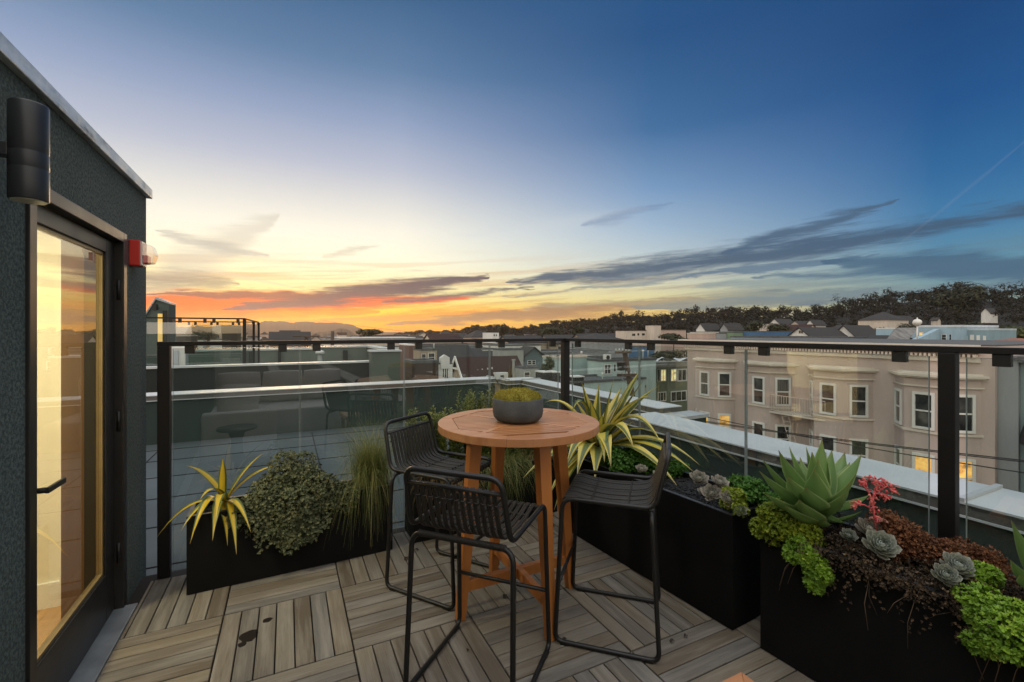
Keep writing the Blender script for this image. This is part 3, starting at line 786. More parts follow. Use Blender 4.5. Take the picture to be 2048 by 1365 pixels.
# bowl and its moss
BC = Vector((1.180, 2.315, TZ + .001))
bo = MB(); bo.lathe([(.03, 0), (.10, 0), (.122, .007), (.138, .026), (.144, .052), (.1445, .126), (.141, .130), (.135, .130), (.132, .125), (.131, .096), (.05, .092)], BC, 48)
tag(bo.build('concrete_bowl', M['concrete'], loc=BC), 'grey concrete bowl standing on the teak bar table', 'bowl')
M['moss'] = leafmat('moss_green', (.20, .18, .02), (.38, .31, .045), (.56, .40, .08), .8, .15)
mo = MB(); msh = []
for (x, y, r_, h_) in ((-.07, -.045, .062, .055), (.015, -.065, .065, .05), (.08, -.03, .055, .05), (-.075, .04, .06, .06), (.0, .015, .07, .07), (.07, .05, .062, .06), (-.01, .085, .05, .052)):
    x, y, r_, h_ = x * .95, y * .95, r_ * .95, h_ * .9; cc = BC + Vector((x, y, .118)); rows = []
    for i in range(7):
        t_ = i / 6 * math.pi / 2
        rows.append([cc + Vector((math.cos(q / 16 * 6.2832) * r_ * math.cos(t_), math.sin(q / 16 * 6.2832) * r_ * math.cos(t_), h_ * math.sin(t_))) for q in range(17)])
    mo.grid(rows, .15, False)
    for _ in range(1300):
        an, t_ = random.uniform(0, 6.283), math.asin(random.random())
        nrm = Vector((math.cos(an) * math.cos(t_), math.sin(an) * math.cos(t_), math.sin(t_)))
        p_ = cc + Vector((nrm.x * r_, nrm.y * r_, nrm.z * h_)) * random.uniform(.96, 1.02)
        s_ = nrm.orthogonal().normalized(); s_ = Matrix.Rotation(random.uniform(0, 6.28), 3, nrm) @ s_
        L_ = random.uniform(.006, .012); tip = p_ + (nrm + s_ * random.uniform(-.5, .5)) * L_
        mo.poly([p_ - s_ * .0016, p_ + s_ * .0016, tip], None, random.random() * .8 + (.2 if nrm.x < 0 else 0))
tag(mo.build('moss_cushion', M['moss'], loc=BC), 'domed golden green moss filling the grey concrete bowl', 'moss')

# ---- bar stools: one bent tube, cord seat and back
def make_stool(label):
    t = thing('bar_stool', label, 'bar stool', (0, 0, 0), 'black bar stools round the teak table')
    r_ = .0115; hw, hs, hb = .245, .23, .215; yf, yr = .25, -.245
    zs = .715
    right = [(0, -.29, .985), (hb, -.29, .985), (hs, -.225, zs), (hs + .003, .215, zs + .005), (hw, yf, .0125), (hw, yr, .0125), (hs + .004, yr + .035, zs - .03), (0, yr + .035, zs - .03)]
    left = [(-x, y_, z_) for x, y_, z_ in right[::-1]][1:-1]
    loop = [Vector(p) for p in right] + [Vector(p) for p in left]
    rads = [0, .055, .055, .06, .045, .045, .06, 0] + [.06, .045, .045, .06, .055, .055]
    m_ = MB(); m_.tube(fillet(loop, rads, 6, True), r_, 10, True); m_.build('frame', M['black'], t, world=False)
    m_ = MB(); m_.tube([(-hb - .004, -.275, .922), (hb + .004, -.275, .922)], .009, 8); m_.build('back_bar', M['black'], t, world=False)
    m_ = MB(); m_.tube([(-hs, .20, zs - .012), (hs, .20, zs - .012)], .010, 8); m_.build('seat_bar', M['black'], t, world=False)
    m_ = MB(); m_.tube([(-hw + .012, yf - .015, .29), (hw - .012, yf - .015, .29)], .0095, 8); m_.build('footrest', M['black'], t, world=False)
    cords = MB(); nC = 13
    for k in range(nC):
        x = -.182 + .364 * k / (nC - 1); xb = x * .98; dz = random.uniform(-.002, .002)
        pts = [(xb, -.278, .932), (xb, -.270, .917), (xb, -.250, .84), (x, -.222, .745), (x, -.195, .712 + dz), (x, -.12, .697 + dz), (x, 0, .692 + dz), (x, .1, .699 + dz), (x, .175, .714 + dz), (x, .214, .71), (x, .222, .69), (x, .205, .682)]
        for off in (-.0052, .0052):
            cords.tube(fillet([(a_ + off, b_, c_) for a_, b_, c_ in pts], .02, 3), .0056, 6, a=random.random())
    cords.build('woven_seat', M['cord'], t, world=False)
    m_ = MB()
    for (y_, z_) in ((-.262, .87), (-.10, .7), (.08, .702)):
        q = []
        for k in range(nC * 4 + 1):
            x = -.195 + .39 * k / (nC * 4); q.append((x, y_ + (.009 * math.sin(k * math.pi / 2) if z_ > .8 else 0), z_ + (.009 * math.sin(k * math.pi / 2) if z_ < .8 else 0)))
        m_.tube(q, .0035, 5); m_.build('cord_tie', M['cord'], t, world=False); m_ = MB()
    for k in range(66):                               # wrapping on the rear seat rail
        x = -.2 + .4 * k / 65; m_.tube([(x, yr + .035 + .0128 * math.cos(a_ * 1.0472), zs - .03 + .0128 * math.sin(a_ * 1.0472)) for a_ in range(7)], .0026, 4)
    m_.build('rail_wrapping', M['cord'], t, world=False)
    for sx_ in (-1, 1):
        for yy in (yf - .05, yr + .05):
            m_ = MB(); m_.box(sx_ * hw - .011, sx_ * hw + .011, yy - .022, yy + .022, 0.0005, .012); m_.build('foot_cap', M['black'], t, world=False, bevel=.003)
    return t
st = make_stool('black cord bar stool seen from behind, in front of the teak table')
def face(v): return math.atan2(-v[0], v[1])
def ctr(px, py, dx, dd): return P(px, py, dx)
def midg(*pp):
    q = [G(*p) for p in pp]; s_ = Vector((0, 0, 0))
    for x in q: s_ += x
    s_ /= len(q); s_.z = 0; return s_
# front stool: forward direction away from its rear (-.70,-.715)
fl, frt = G(905, 1240), G(1090, 1310)
fd = Vector((.70, .715, 0)).normalized()
wdir = (frt - fl).normalized(); fd = Vector((.36 * CS + .93 * SN, -.36 * SN + .93 * CS, 0)).normalized()
c1 = (fl + frt) / 2 - fd * .25 + Vector((.03, -.015, 0)); c1.z = 0
st.location = c1; st.rotation_euler = (0, 0, face(fd))
c2 = midg((1107, 1285), (1318, 1340), (1150, 1180), (1320, 1203)); f2 = ((G(1107, 1285) - G(1318, 1340)) + (G(1150, 1180) - G(1320, 1203))).normalized()
dup(st, c2, face(f2), 'black cord bar stool on the right of the teak table, facing left')
c3 = midg((752, 1180), (893, 1228), (866, 1103), (983, 1138)); f3 = ((G(893, 1228) - G(752, 1180)) + (G(983, 1138) - G(866, 1103))).normalized()
c3 = c3 + Vector((.035, -.02, 0))
dup(st, c3, face(f3), 'black cord bar stool on the left, between the tufted grass and the teak table')

# ---- low teak table whose corner shows at the bottom edge
lt = thing('side_table', 'low square teak side table, one rounded corner showing at the bottom edge', 'table', (1.06, .73, 0))
mb = MB(); x1_, y1_ = 1.325, 1.0; s_ = .5; rc_ = .03
outl = [(x1_ - s_, y1_ - s_), (x1_, y1_ - s_), (x1_, y1_), (x1_ - s_, y1_)]
pl = fillet([(x, y, .405) for x, y in outl], rc_, 5, True)
inn = [(x1_ - s_ + .06, y1_ - s_ + .06), (x1_ - .06, y1_ - s_ + .06), (x1_ - .06, y1_ - .06), (x1_ - s_ + .06, y1_ - .06)]
mb.prism(pl, (0, 0, .03)); mb.build('table_base', M['teaktop'], lt, bevel=.003)
mb = MB()
for k in range(4):
    a_, b_ = inn[k], inn[(k + 1) % 4]; oa, ob = outl[k], outl[(k + 1) % 4]
    seq = fillet([(oa[0], oa[1], .436), (ob[0], ob[1], .436)], 0)
    mb.prism([(oa[0] + (rc_ * .3 if oa[0] < 1 else -rc_ * .3), oa[1] + (rc_ * .3 if oa[1] < .7 else -rc_ * .3), .4355), (ob[0] + (rc_ * .3 if ob[0] < 1 else -rc_ * .3), ob[1] + (rc_ * .3 if ob[1] < .7 else -rc_ * .3), .4355), (b_[0], b_[1], .4355), (a_[0], a_[1], .4355)], (0, 0, .0145), random.random())
mb.build('top_rim', M['teaktop'], lt, bevel=.002)
mb = MB(); k = 0
xx = inn[0][0] + .003
while xx < inn[1][0] - .02:
    mb.box(xx, min(xx + .036, inn[1][0] - .003), inn[0][1] + .003, inn[2][1] - .003, .4355, .449, random.random()); xx += .0395
mb.build('slats', M['teaktop'], lt)
for x, y in ((x1_ - .05, y1_ - .05), (x1_ - s_ + .05, y1_ - .05), (x1_ - .05, y1_ - s_ + .05), (x1_ - s_ + .05, y1_ - s_ + .05)):
    m_ = MB(); m_.box(x - .02, x + .02, y - .02, y + .02, .001, .4045); m_.build('leg', M['teak'], lt, bevel=.003)

# ---- seating behind the viewer, seen only as reflections in the glass
def cushion(mb, c, sx_, sy_, sz_, rx=0, rz=0):
    mt = Matrix.Translation(c) @ Matrix.Rotation(rz, 4, 'Z') @ Matrix.Rotation(rx, 4, 'X')
    n = 8; 
    def pt(u, v, s):
        e = (1 - abs(u) ** 4) * (1 - abs(v) ** 4); b = 1 - .06 * (abs(u * v) ** 2)
        return mt @ Vector((u * sx_ / 2 * b, s * (sz_ / 2) * (.25 + .75 * e ** .5), v * sy_ / 2 * b))
    for s in (1, -1):
        mb.grid([[pt(-1 + 2 * j / n, -1 + 2 * i / n, s) for j in (range(n + 1) if s < 0 else range(n, -1, -1))] for i in range(n + 1)], .5, False)
    for k in range(n):
        u0, u1 = -1 + 2 * k / n, -1 + 2 * (k + 1) / n
        for q in (-1, 1):
            mb.poly([pt(u0, q, -1), pt(u1, q, -1), pt(u1, q, 1), pt(u0, q, 1)], smooth=True); mb.poly([pt(q, u0, -1), pt(q, u1, -1), pt(q, u1, 1), pt(q, u0, 1)], smooth=True)
so_ = thing('sofa', 'pale linen corner sofa mirrored in the far glass panels', 'sofa', (-.1, -.5, 0))
mb = MB(); mb.box(-.72, 1.15, -1.15, -.25, .05, .42); mb.box(-.72, .05, -.245, .75, .05, .42); mb.build('seat', M['sofa'], so_, bevel=.03)
mb = MB(); mb.box(-.72, 1.15, -1.36, -1.155, .05, .66); mb.build('backrest', M['sofa'], so_, bevel=.03)
mb = MB(); mb.box(-.72, .05, .755, .93, .05, .60); mb.build('armrest', M['sofa'], so_, bevel=.03)
for k, x in enumerate((-.38, .22, .8)):
    m_ = MB(); cushion(m_, Vector((x, -1.02, .68)), .58, .5, .2, R(-14)); m_.build('back_cushion', M['sofa'], so_)
th_ = MB(); cushion(th_, Vector((-.36, .62, .68)), .44, .44, .16, R(16), R(8))
tag(th_.build('throw_pillow', M['sofa'], loc=(-.36, .62, .46)), 'pale square pillow mirrored in the glass at the left end of the sofa', 'pillow')
rt_ = thing('pedestal_table', 'small dark round pedestal table mirrored in the far glass', 'table', (-.36, 1.27, 0))
mb = MB(); mb.lathe([(.02, .46), (.19, .465), (.2, .475), (.19, .49), (.02, .492)], (-.36, 1.27, 0), 32); mb.build('table_top', M['black'], rt_)
mb = MB(); mb.lathe([(.13, .002), (.13, .02), (.06, .2), (.055, .35), (.09, .459)], (-.36, 1.27, 0), 24); mb.build('pedestal', M['black'], rt_)
ac = thing('lounge_chair', 'black cord lounge chair mirrored in the far glass beside the sofa', 'chair', (1.5, .0, 0))
mb = MB()
for s in (-1, 1):
    x = 1.5 + s * .29
    mb.tube(fillet([(x, -.33, .01), (x, .33, .01), (x, .30, .58), (x, -.28, .58), (x, -.33, .01)][:4] + [(x, -.36, .02)], .05, 5), .0125, 8)
mb.tube(fillet([(1.21, -.22, .36), (1.21, -.36, .78), (1.79, -.36, .78), (1.79, -.22, .36)], .06, 5), .0125, 8); mb.tube([(1.21, .27, .4), (1.79, .27, .4)], .0125, 8)
mb.build('frame', M['black'], ac)
mb = MB()
for k in range(20): mb.tube(fillet([(1.235 + .53 * k / 19, -.36, .77), (1.235 + .53 * k / 19, -.22, .36), (1.235 + .53 * k / 19, .27, .4)], .05, 3), .008, 5)
mb.build('woven_seat', M['cord'], ac)

# ---- fallen leaves and seed pods on the boards
M['dry'] = surf('dry_brown_leaf', (.035, .022, .015), .8, .4, 30)
for k, (px, py, r_) in enumerate(((780, 1078, .02), (813, 1118, .022), (1010, 1194, .02), (1130, 1281, .016), (1345, 1284, .013), (1371, 1274, .013), (936, 1302, .012), (832, 1101, .015), (1106, 1052, .018))):
    q = G(px, py, .004); m_ = MB(); an = random.uniform(0, 6.28); d_ = Vector((math.cos(an), math.sin(an), 0))
    m_.leaf(q - d_ * r_ + Vector((0, 0, .001)), q + Vector((0, 0, .016)), q + d_ * r_ + Vector((0, 0, .001)), r_ * 1.1, 6, .5, a=.5)
    lab = 'small curled dark leaf lying on the deck boards' 
    tag(m_.build('fallen_leaf', M['dry'], loc=q), lab, 'leaf', 'dry leaves scattered on the deck')

# ================================================================== PLANTING
GY = (.46, .34, .02); YG = (.055, .085, .018)
M['yucca'] = stripeleaf('yellow_centred_strap_leaf', (.62, .42, .02), (.075, .11, .03), .26, .36)
M['furc'] = stripeleaf('cream_and_green_strap_leaf', (.07, .115, .04), (.58, .47, .10), .17, .27, .2, .15)
M['furc2'] = stripeleaf('yellow_and_green_strap_leaf', (.50, .40, .05), (.065, .11, .035), .26, .34)
M['sage'] = leafmat('grey_green_leaf', (.07, .085, .042), (.145, .16, .08), (.26, .245, .12), .6, .2)
M['grassy'] = leafmat('fine_grass', (.09, .125, .025), (.20, .225, .06), (.42, .35, .14), .55, .35)
M['drygrass'] = leafmat('dry_grass', (.10, .08, .03), (.26, .17, .07), (.42, .30, .15), .55, .3)
M['rosem'] = leafmat('upright_shrub_leaf', (.075, .11, .025), (.19, .23, .05), (.34, .32, .09), .55, .3)
M['brightmoss'] = leafmat('bright_mound_leaf', (.035, .10, .012), (.075, .19, .022), (.13, .24, .03), .55, .25)
M['sedum'] = leafmat('yellow_green_sedum', (.12, .17, .012), (.26, .33, .025), (.42, .42, .04), .5, .2)
M['limesedum'] = leafmat('lime_sedum', (.10, .20, .015), (.24, .40, .035), (.38, .50, .05), .5, .25)
M['rust'] = leafmat('rust_sedum', (.09, .035, .018), (.22, .085, .035), (.36, .16, .06), .6, .2)
M['browncreep'] = leafmat('brown_creeper', (.02, .013, .008), (.065, .042, .022), (.22, .14, .07), .6, .15)
M['stem'] = surf('brown_stem', (.06, .04, .025), .8)

# yucca at the left end of the first planter
def straps(name, label, cat, base, tips, w, mats, lift=.12, n=10, split=None):
    """tips: (px,py,depth,lift) leaf ends as they hang in space round the base"""
    t = None; mb = MB(); mb2 = MB()
    for k, (px, py, d, lf) in enumerate(tips):
        tip = P(px, py, d); b = Vector(base) + Vector((random.uniform(-.02, .02), random.uniform(-.02, .02), random.uniform(0, .02)))
        c = b.lerp(tip, .5) + Vector((0, 0, lf))
        (mb if (k % 3 or not split) else mb2).leaf(b, c, tip, w * random.uniform(.8, 1.15), n, .22, lambda q: (.75 + .45 * math.sin(math.pi * min(1, q * 1.15))) * (1 - q ** 3.5))
    o = mb.build(name, mats[0], loc=base); tag(o, label, cat)
    if split and mb2.v:
        r = bpy.data.objects.new(name + '_leaves', mb2.build('leaf', mats[1], None, loc=base).data)
        # second leaf colouring is a part of the same plant
        for ob in list(COL.objects):
            if ob.data == r.data and ob != r: ob.parent = o; ob.location = (0, 0, 0)
        bpy.data.objects.remove(r)
    return o
yb = Vector((-.36, 3.36, .46))
straps('yucca_plant', 'small yucca with bright yellow striped straps at the door end of the low planter', 'plant', yb,
    [(372, 932, 2.9, .10), (446, 916, 2.82, .06), (528, 906, 3.0, .08), (563, 931, 3.05, .12), (306, 1086, 2.62, .20), (380, 1088, 2.58, .26), (473, 1110, 2.62, .22), (502, 1066, 2.66, .20), (362, 1062, 2.6, .16), (430, 1050, 2.56, .22), (455, 1092, 2.7, .2), (400, 1000, 2.7, .14), (425, 1082, 2.6, .2)], .047, [M['yucca']])

def bush(name, label, cat, mat, blobs, n, size, k=5, up=.35, inside=.55, parent=None, loc=None, extra=None):
    """blobs: (centre, (rx,ry,rz)); leaf tufts fill the outer shell of each"""
    blobs = [(Vector(c) + Vector([random.uniform(-.6, .6) * q for q in r]), [q * random.uniform(.5, .8) for q in r]) for (c, r) in blobs for _k in range(5)] + [(c, [q * .72 for q in r]) for c, r in blobs]
    mb = MB(); vol = sum((b[1][0] * b[1][1] + b[1][1] * b[1][2] + b[1][0] * b[1][2]) for b in blobs)
    for (c, r) in blobs:
        c = Vector(c); m_ = int(n * (r[0] * r[1] + r[1] * r[2] + r[0] * r[2]) / vol)
        for _ in range(m_):
            d = Vector((random.gauss(0, 1), random.gauss(0, 1), random.gauss(0, 1))).normalized()
            if d.z < -.75 and random.random() < .6: d.z = -d.z
            q = random.uniform(inside, 1.06) ** .6
            p = c + Vector((d.x * r[0], d.y * r[1], d.z * r[2])) * q
            nrm = (Vector((d.x / r[0], d.y / r[1], d.z / r[2])).normalized() + Vector((0, 0, .5))).normalized()
            lump = .5 + .5 * math.sin(p.x * 37 + p.y * 29) * math.sin(p.z * 41 + p.x * 17)
            mb.tuft(p, nrm + Vector((random.uniform(-.4, .4), random.uniform(-.4, .4), random.uniform(-.2, .4))), size * random.uniform(.7, 1.3), k, min(1, max(0, .15 + .45 * lump + random.uniform(-.2, .35))), up)
    if extra: extra(mb)
    o = mb.build(name, mat, parent, loc=loc if parent is None else None)
    if parent is None: tag(o, label, cat)
    return o
def sagespr(mb):
    for _ in range(46):                                   # trailing sprigs over the front of the box
        x = random.uniform(-.22, .24); z0 = random.uniform(.30, .45); L = random.uniform(.05, .2) * (1.2 - abs(x) * 3)
        for q in range(max(3, int(L / .02))):
            p = Vector((x + random.uniform(-.012, .012), 3.215 - random.uniform(0, .03) , z0 - q * .02))
            mb.tuft(p, (random.uniform(-.5, .5), -1, random.uniform(0, .6)), .014, 5, random.uniform(.2, .8), .4)
bush('grey_shrub', 'rounded grey green shrub spilling over the low planter between yucca and tufted grass', 'shrub', M['sage'],
     [((.0, 3.36, .55), (.17, .13, .17)), ((-.10, 3.33, .50), (.15, .12, .15)), ((-.2, 3.30, .44), (.11, .10, .12)), ((.12, 3.32, .50), (.15, .12, .14)), ((.24, 3.28, .46), (.14, .10, .13)), ((.33, 3.27, .42), (.10, .08, .10)), ((-.28, 3.28, .42), (.09, .08, .09)), ((-.06, 3.24, .38), (.17, .08, .17)), ((.10, 3.23, .34), (.16, .07, .15)), ((.02, 3.21, .26), (.10, .05, .10))], 12000, .0135, 5, .5, .6, loc=(0, 3.33, .45), extra=sagespr)

def grass(name, label, mat, base, spread, n, hgt, reach, droop, wid=.0035, bias=(0, 0)):
    mb = MB()
    for _ in range(n):
        b = Vector(base) + Vector((random.gauss(0, spread[0]), random.gauss(0, spread[1]), 0))
        an = random.uniform(0, 6.283); r_ = reach * random.random() ** .6
        d = Vector((math.cos(an) * r_ + bias[0], math.sin(an) * r_ + bias[1], 0))
        h = hgt * random.uniform(.55, 1.1); f = random.random()
        if f < droop: tip = b + d * 1.25 + Vector((0, 0, -random.uniform(.0, .30))); c = b + d * .5 + Vector((0, 0, h * random.uniform(.8, 1.25)))
        else: tip = b + d * 1.05 + Vector((0, 0, h * random.uniform(.55, 1.05))); c = b + d * .18 + Vector((0, 0, h * .72))
        mb.leaf(b, c, tip, wid * random.uniform(.7, 1.3), 7, .15, lambda q: 1 - q * .8)
    return tag(mb.build(name, mat, loc=base), label, 'grass')
grass('grass_tuft', 'tall fine tufted grass at the right end of the low planter', M['grassy'], (.53, 3.34, .45), (.045, .035), 1500, .44, .30, .30, .0028, (0, -.02))
# corner planter: upright shrubs and dry grass
def shoots(name, label, base, stems, mat, sz=.046):
    mb = MB()
    for (dx, dy, h) in stems:
        b = Vector(base) + Vector((dx, dy, 0)); top = b + Vector((random.uniform(-.06, .06), random.uniform(-.05, .05), h))
        mb.tube([b, b.lerp(top, .5) + Vector((random.uniform(-.02, .02), random.uniform(-.02, .02), 0)), top], .003, 5, r2=.0015, a=.1)
        n = int(h / .0085)
        for k in range(n):
            t_ = .12 + .88 * k / n; p = b.lerp(top, t_); an = k * 2.4 + random.uniform(-.5, .5)
            for q in range(2):
                a2 = an + q * 2.1; L = sz * (1.15 - .55 * t_) * random.uniform(.7, 1.3)
                d = Vector((math.cos(a2), math.sin(a2), random.uniform(.15, .95))).normalized(); s_ = d.cross(Vector((0, 0, 1))).normalized() * L * .2
                mb.poly([p, p + d * L * .5 + s_, p + d * L, p + d * L * .5 - s_], None, min(1, max(0, .25 + .5 * t_ + random.uniform(-.3, .3))))
    return tag(mb.build(name, mat, loc=base), label, 'shrub')
def stems(n, rx, ry, h0, h1): return [(random.uniform(-rx, rx), random.uniform(-ry, ry), random.uniform(h0, h1)) for _ in range(n)]
shoots('upright_shrub', 'feathery upright green shrub between the left bar stool and the table', (1.0, 3.42, .45), stems(60, .17, .1, .28, .52), M['rosem'])
shoots('upright_shrub', 'tallest feathery green shrub just left of the concrete bowl', (1.36, 3.46, .45), stems(66, .17, .1, .3, .62), M['rosem'])
shoots('upright_shrub', 'low green shrub behind the concrete bowl near the corner post', (1.78, 3.48, .45), stems(44, .18, .1, .25, .5), M['rosem'])
grass('dry_grass_tuft', 'straw coloured trailing grass low behind the seat of the left stool', M['drygrass'], (1.12, 3.34, .46), (.10, .03), 420, .16, .24, .75, .004, (0, -.08))
grass('dry_grass_tuft', 'pale thready grass hanging down behind the table legs', M['grassy'], (1.55, 3.36, .46), (.12, .03), 700, .2, .24, .8, .0036, (0, -.07))
grass('dry_grass_tuft', 'wispy grass at the foot of the corner post', M['drygrass'], (2.0, 3.40, .46), (.1, .05), 380, .34, .2, .3, .0036)

# big striped plant in the right planter
fbx = Vector((2.15, 2.86, .60))
FT = [(1228, 756, 3.5, .02), (1163, 764, 3.45, .05), (1286, 733, 3.75, .05), (1294, 752, 3.4, .04), (1304, 793, 3.3, .22), (1089, 806, 3.6, .3), (1140, 838, 3.5, .5), (1331, 905, 3.2, .52), (1400, 931, 3.0, .30), (1387, 944, 2.9, .26), (1354, 972, 2.8, .28), (1268, 898, 3.1, .38), (1209, 925, 3.05, .36), (1222, 934, 3.0, .34), (1132, 935, 3.15, .30), (1091, 918, 3.3, .24), (1046, 957, 3.3, .22), (1095, 997, 3.15, .26), (1108, 1021, 3.1, .3), (1154, 952, 3.05, .28), (1268, 842, 3.25, .02), (1180, 800, 3.4, .04), (1250, 790, 3.6, .04), (1125, 880, 3.4, .2), (1320, 870, 3.4, .2), (1190, 960, 3.0, .24), (1065, 890, 3.5, .24), (1205, 830, 3.35, .05), (1198, 768, 3.55, .03), (1243, 775, 3.7, .03), (1262, 764, 3.5, .03), (1150, 800, 3.6, .06), (1318, 772, 3.65, .1), (1120, 842, 3.6, .12)]
straps('striped_agave', 'large fountain of green and yellow striped straps in the far right planter', 'plant', fbx, FT, .10, [M['furc'], M['furc2']], n=14, split=True)

def plan(px, t):
    """plan point over the right-hand planters: t = 0 front edge .. 1 back edge"""
    a = (2.061 + .41 * t, 1.603 + .03 * t); return ONLINE(px, a, (a[0] + .0795, a[1] - .9968))[:2]
bp = lambda px, t, z: (*plan(px, t), z)
bush('moss_mound', 'dark green mossy mound under the striped plant', 'plant', M['brightmoss'], [(bp(1246, .38, .62), (.14, .13, .10)), (bp(1290, .62, .62), (.12, .12, .10)), (bp(1345, .8, .61), (.10, .09, .06))], 4600, .013, 5, .5, loc=bp(1260, .4, .59))

# rosettes
def echmat(name, inner, outer, edge):
    m, nt_, b = nodes(name)
    at = N(nt_, 'ShaderNodeAttribute', attribute_name='rnd'); uv = N(nt_, 'ShaderNodeUVMap'); s_ = N(nt_, 'ShaderNodeSeparateXYZ'); nt_.links.new(uv.outputs[0], s_.inputs[0])
    c = ramp(nt_, at.outputs['Fac'], [(0, inner), (1, outer)])
    e = math_(nt_, 'MAXIMUM', math_(nt_, 'POWER', s_.outputs[1], 7), math_(nt_, 'POWER', math_(nt_, 'ABSOLUTE', math_(nt_, 'MULTIPLY_ADD', s_.outputs[0], 2, -1)), 5))
    c = mixc(nt_, math_(nt_, 'MULTIPLY', e, .8), c, edge)
    nt_.links.new(c, b.inputs['Base Color']); b.inputs['Roughness'].default_value = .5; return m
M['ech'] = echmat('grey_pink_rosette', (.22, .28, .22), (.22, .20, .16), (.72, .62, .55))
M['ech2'] = echmat('blue_green_rosette', (.15, .22, .18), (.20, .19, .14), (.62, .64, .56))
def rosette(label, c, Rr, axis, mat, n=46):
    Rr *= 1.22 if mat == M['ech2'] else 1.14; c = (c[0], c[1], c[2] + .016); ax = Vector(axis).normalized(); o = ax.orthogonal().normalized(); b = ax.cross(o); mb = MB()
    for i in range(n):
        t_ = (i + .5) / n; an = i * 2.39996; L = Rr * (.28 + .74 * t_); pit = R(70 - 64 * t_)
        rad = o * math.cos(an) + b * math.sin(an); tg = ax.cross(rad)
        base = Vector(c) + ax * Rr * .34 * (1 - t_) ** .7
        W = L * .62 * (.75 + .25 * t_); rows = []
        for r_ in range(7):
            k = r_ / 6; pk = pit + R(26) * k * k
            p = base + rad * (L * k * math.cos(pk)) + ax * (L * k * math.sin(pk) * (1 - .12 * k))
            wk = W * (.32 + .9 * k - .25 * k * k) if k < .7 else W * (.32 + .63 - .1225) * math.sqrt(max(0, 1 - ((k - .7) / .3) ** 2)) * .98 + .0006
            un = (ax * math.cos(pk) - rad * math.sin(pk))
            rows.append([p + tg * wk * s_ / 2 + un * wk * .22 * s_ * s_ for s_ in (-1, -.5, 0, .5, 1)])
        mb.grid(rows, t_)
    return tag(mb.build('succulent_rosette', mat, loc=c), label, 'succulent', 'rosette succulents in the right planters')
for px, t, z, r_, ax, mt, lab in (
    (1283, .22, .61, .045, (-.3, -.4, 1), 'ech', 'grey pink rosette tucked beneath the backrest of the right stool, beside the mossy mound'),
    (1318, .22, .61, .045, (-.2, -.5, 1), 'ech2', 'green rosette just right of the right stool backrest'),
    (1397, .36, .645, .062, (-.4, -.6, 1), 'ech', 'upright grey pink rosette on the gravel, farthest of the planter edge clump'),
    (1437, .42, .65, .058, (-.1, -.6, 1), 'ech', 'grey green rosette touching the right side of the upright pink one'),
    (1404, .2, .61, .032, (-.4, -.6, 1), 'ech', 'smallest pale rosette on the gravel below the upright pink one'),
    (1424, .10, .635, .060, (-.8, -.5, .8), 'ech', 'grey rosette leaning over the planter rim left of the sedum clump'),
    (1456, .09, .635, .055, (-.5, -.8, .8), 'ech', 'pinkish rosette half covered by the yellow green sedum clump'),
    (1480, .05, .61, .035, (-.6, -.7, .7), 'ech2', 'small blue green rosette at the near end of the first tall planter')):
    rosette(lab, bp(px, t, z), r_, ax, M[mt])
def mounds(label, blobs, mat, n, size=.016, name='sedum_clump', k=5):
    return bush(name, label, 'plant', mat, blobs, n, size, k, .5, .7, loc=blobs[0][0])
mounds('yellow green sedum clump at the near end of the first tall planter', [(bp(1462, .16, .66), (.055, .06, .045)), (bp(1478, .14, .64), (.05, .05, .04))], M['sedum'], 1300, .0105)
mounds('bright green feathery clump between the two tall planters', [(bp(1500, .62, .65), (.10, .09, .06)), (bp(1470, .75, .64), (.07, .08, .05)), (bp(1550, .55, .65), (.06, .09, .05))], M['brightmoss'], 1700, .016)
mounds('large yellow green sedum mound in front of the agave', [(bp(1560, .12, .65), (.10, .085, .065)), (bp(1605, .10, .63), (.08, .08, .06)), (bp(1535, .02, .60), (.07, .06, .06))], M['sedum'], 5000, .0105)
hz_ = lambda px, z, off=.05: (plan(px, 0)[0] - off, plan(px, 0)[1], z)
mounds('yellow green sedum hanging down the box below the agave', [(hz_(1622, .57), (.055, .075, .06)), (hz_(1640, .52), (.045, .06, .06)), (hz_(1640, .47, .04), (.035, .045, .05))], M['limesedum'], 3400, .0105)
# agave
M['agave'] = stripeleaf('smooth_agave_leaf', (.125, .225, .06), (.34, .45, .18), .41, .50, .2, .15)
ab = Vector(bp(1640, .42, .62))
t = thing('agave', 'big smooth green agave rosette rising from the near right planter', 'plant', ab)
mb = MB(); dA = ab.y * CS + ab.x * SN
AG = [(1644, 879, .0), (1578, 893, .1), (1557, 901, -.08), (1523, 916, .0), (1518, 942, -.12), (1724, 908, .02), (1700, 925, .12), (1575, 953, -.22), (1629, 938, -.2), (1526, 985, -.16), (1624, 904, -.05), (1612, 893, .05), (1739, 990, -.02), (1688, 987, -.2), (1725, 1021, -.12), (1664, 900, .1), (1598, 1000, -.24), (1650, 1040, -.18), (1570, 1010, -.2), (1690, 1045, -.12), (1668, 925, .2), (1600, 915, .2), (1652, 905, .02), (1636, 918, -.08), (1540, 965, .1), (1712, 948, -.14), (1560, 925, .05), (1690, 905, .18), (1700, 965, -.2), (1612, 975, -.26), (1545, 1005, -.05)]
for px, py, dd in AG:
    tip = P(px, py, dA + dd); b_ = ab + Vector((0, 0, random.uniform(.02, .09)))
    v_ = tip - b_; out = Vector((v_.x, v_.y, 0)); L = v_.length
    c_ = b_ + v_ * .45 - Vector((0, 0, .04)) + out * .12
    tip2 = tip
    mb.leaf(b_, c_, tip2, max(.04, L * .27), 14, .34, lambda q: (.42 + .75 * math.sin(math.pi * min(1, .02 + q * .78))) * (1 - max(0, (q - .45) / .55) ** 1.7), a=.5 + random.uniform(-.1, .1))
mb.build('leaves', M['agave'], t)
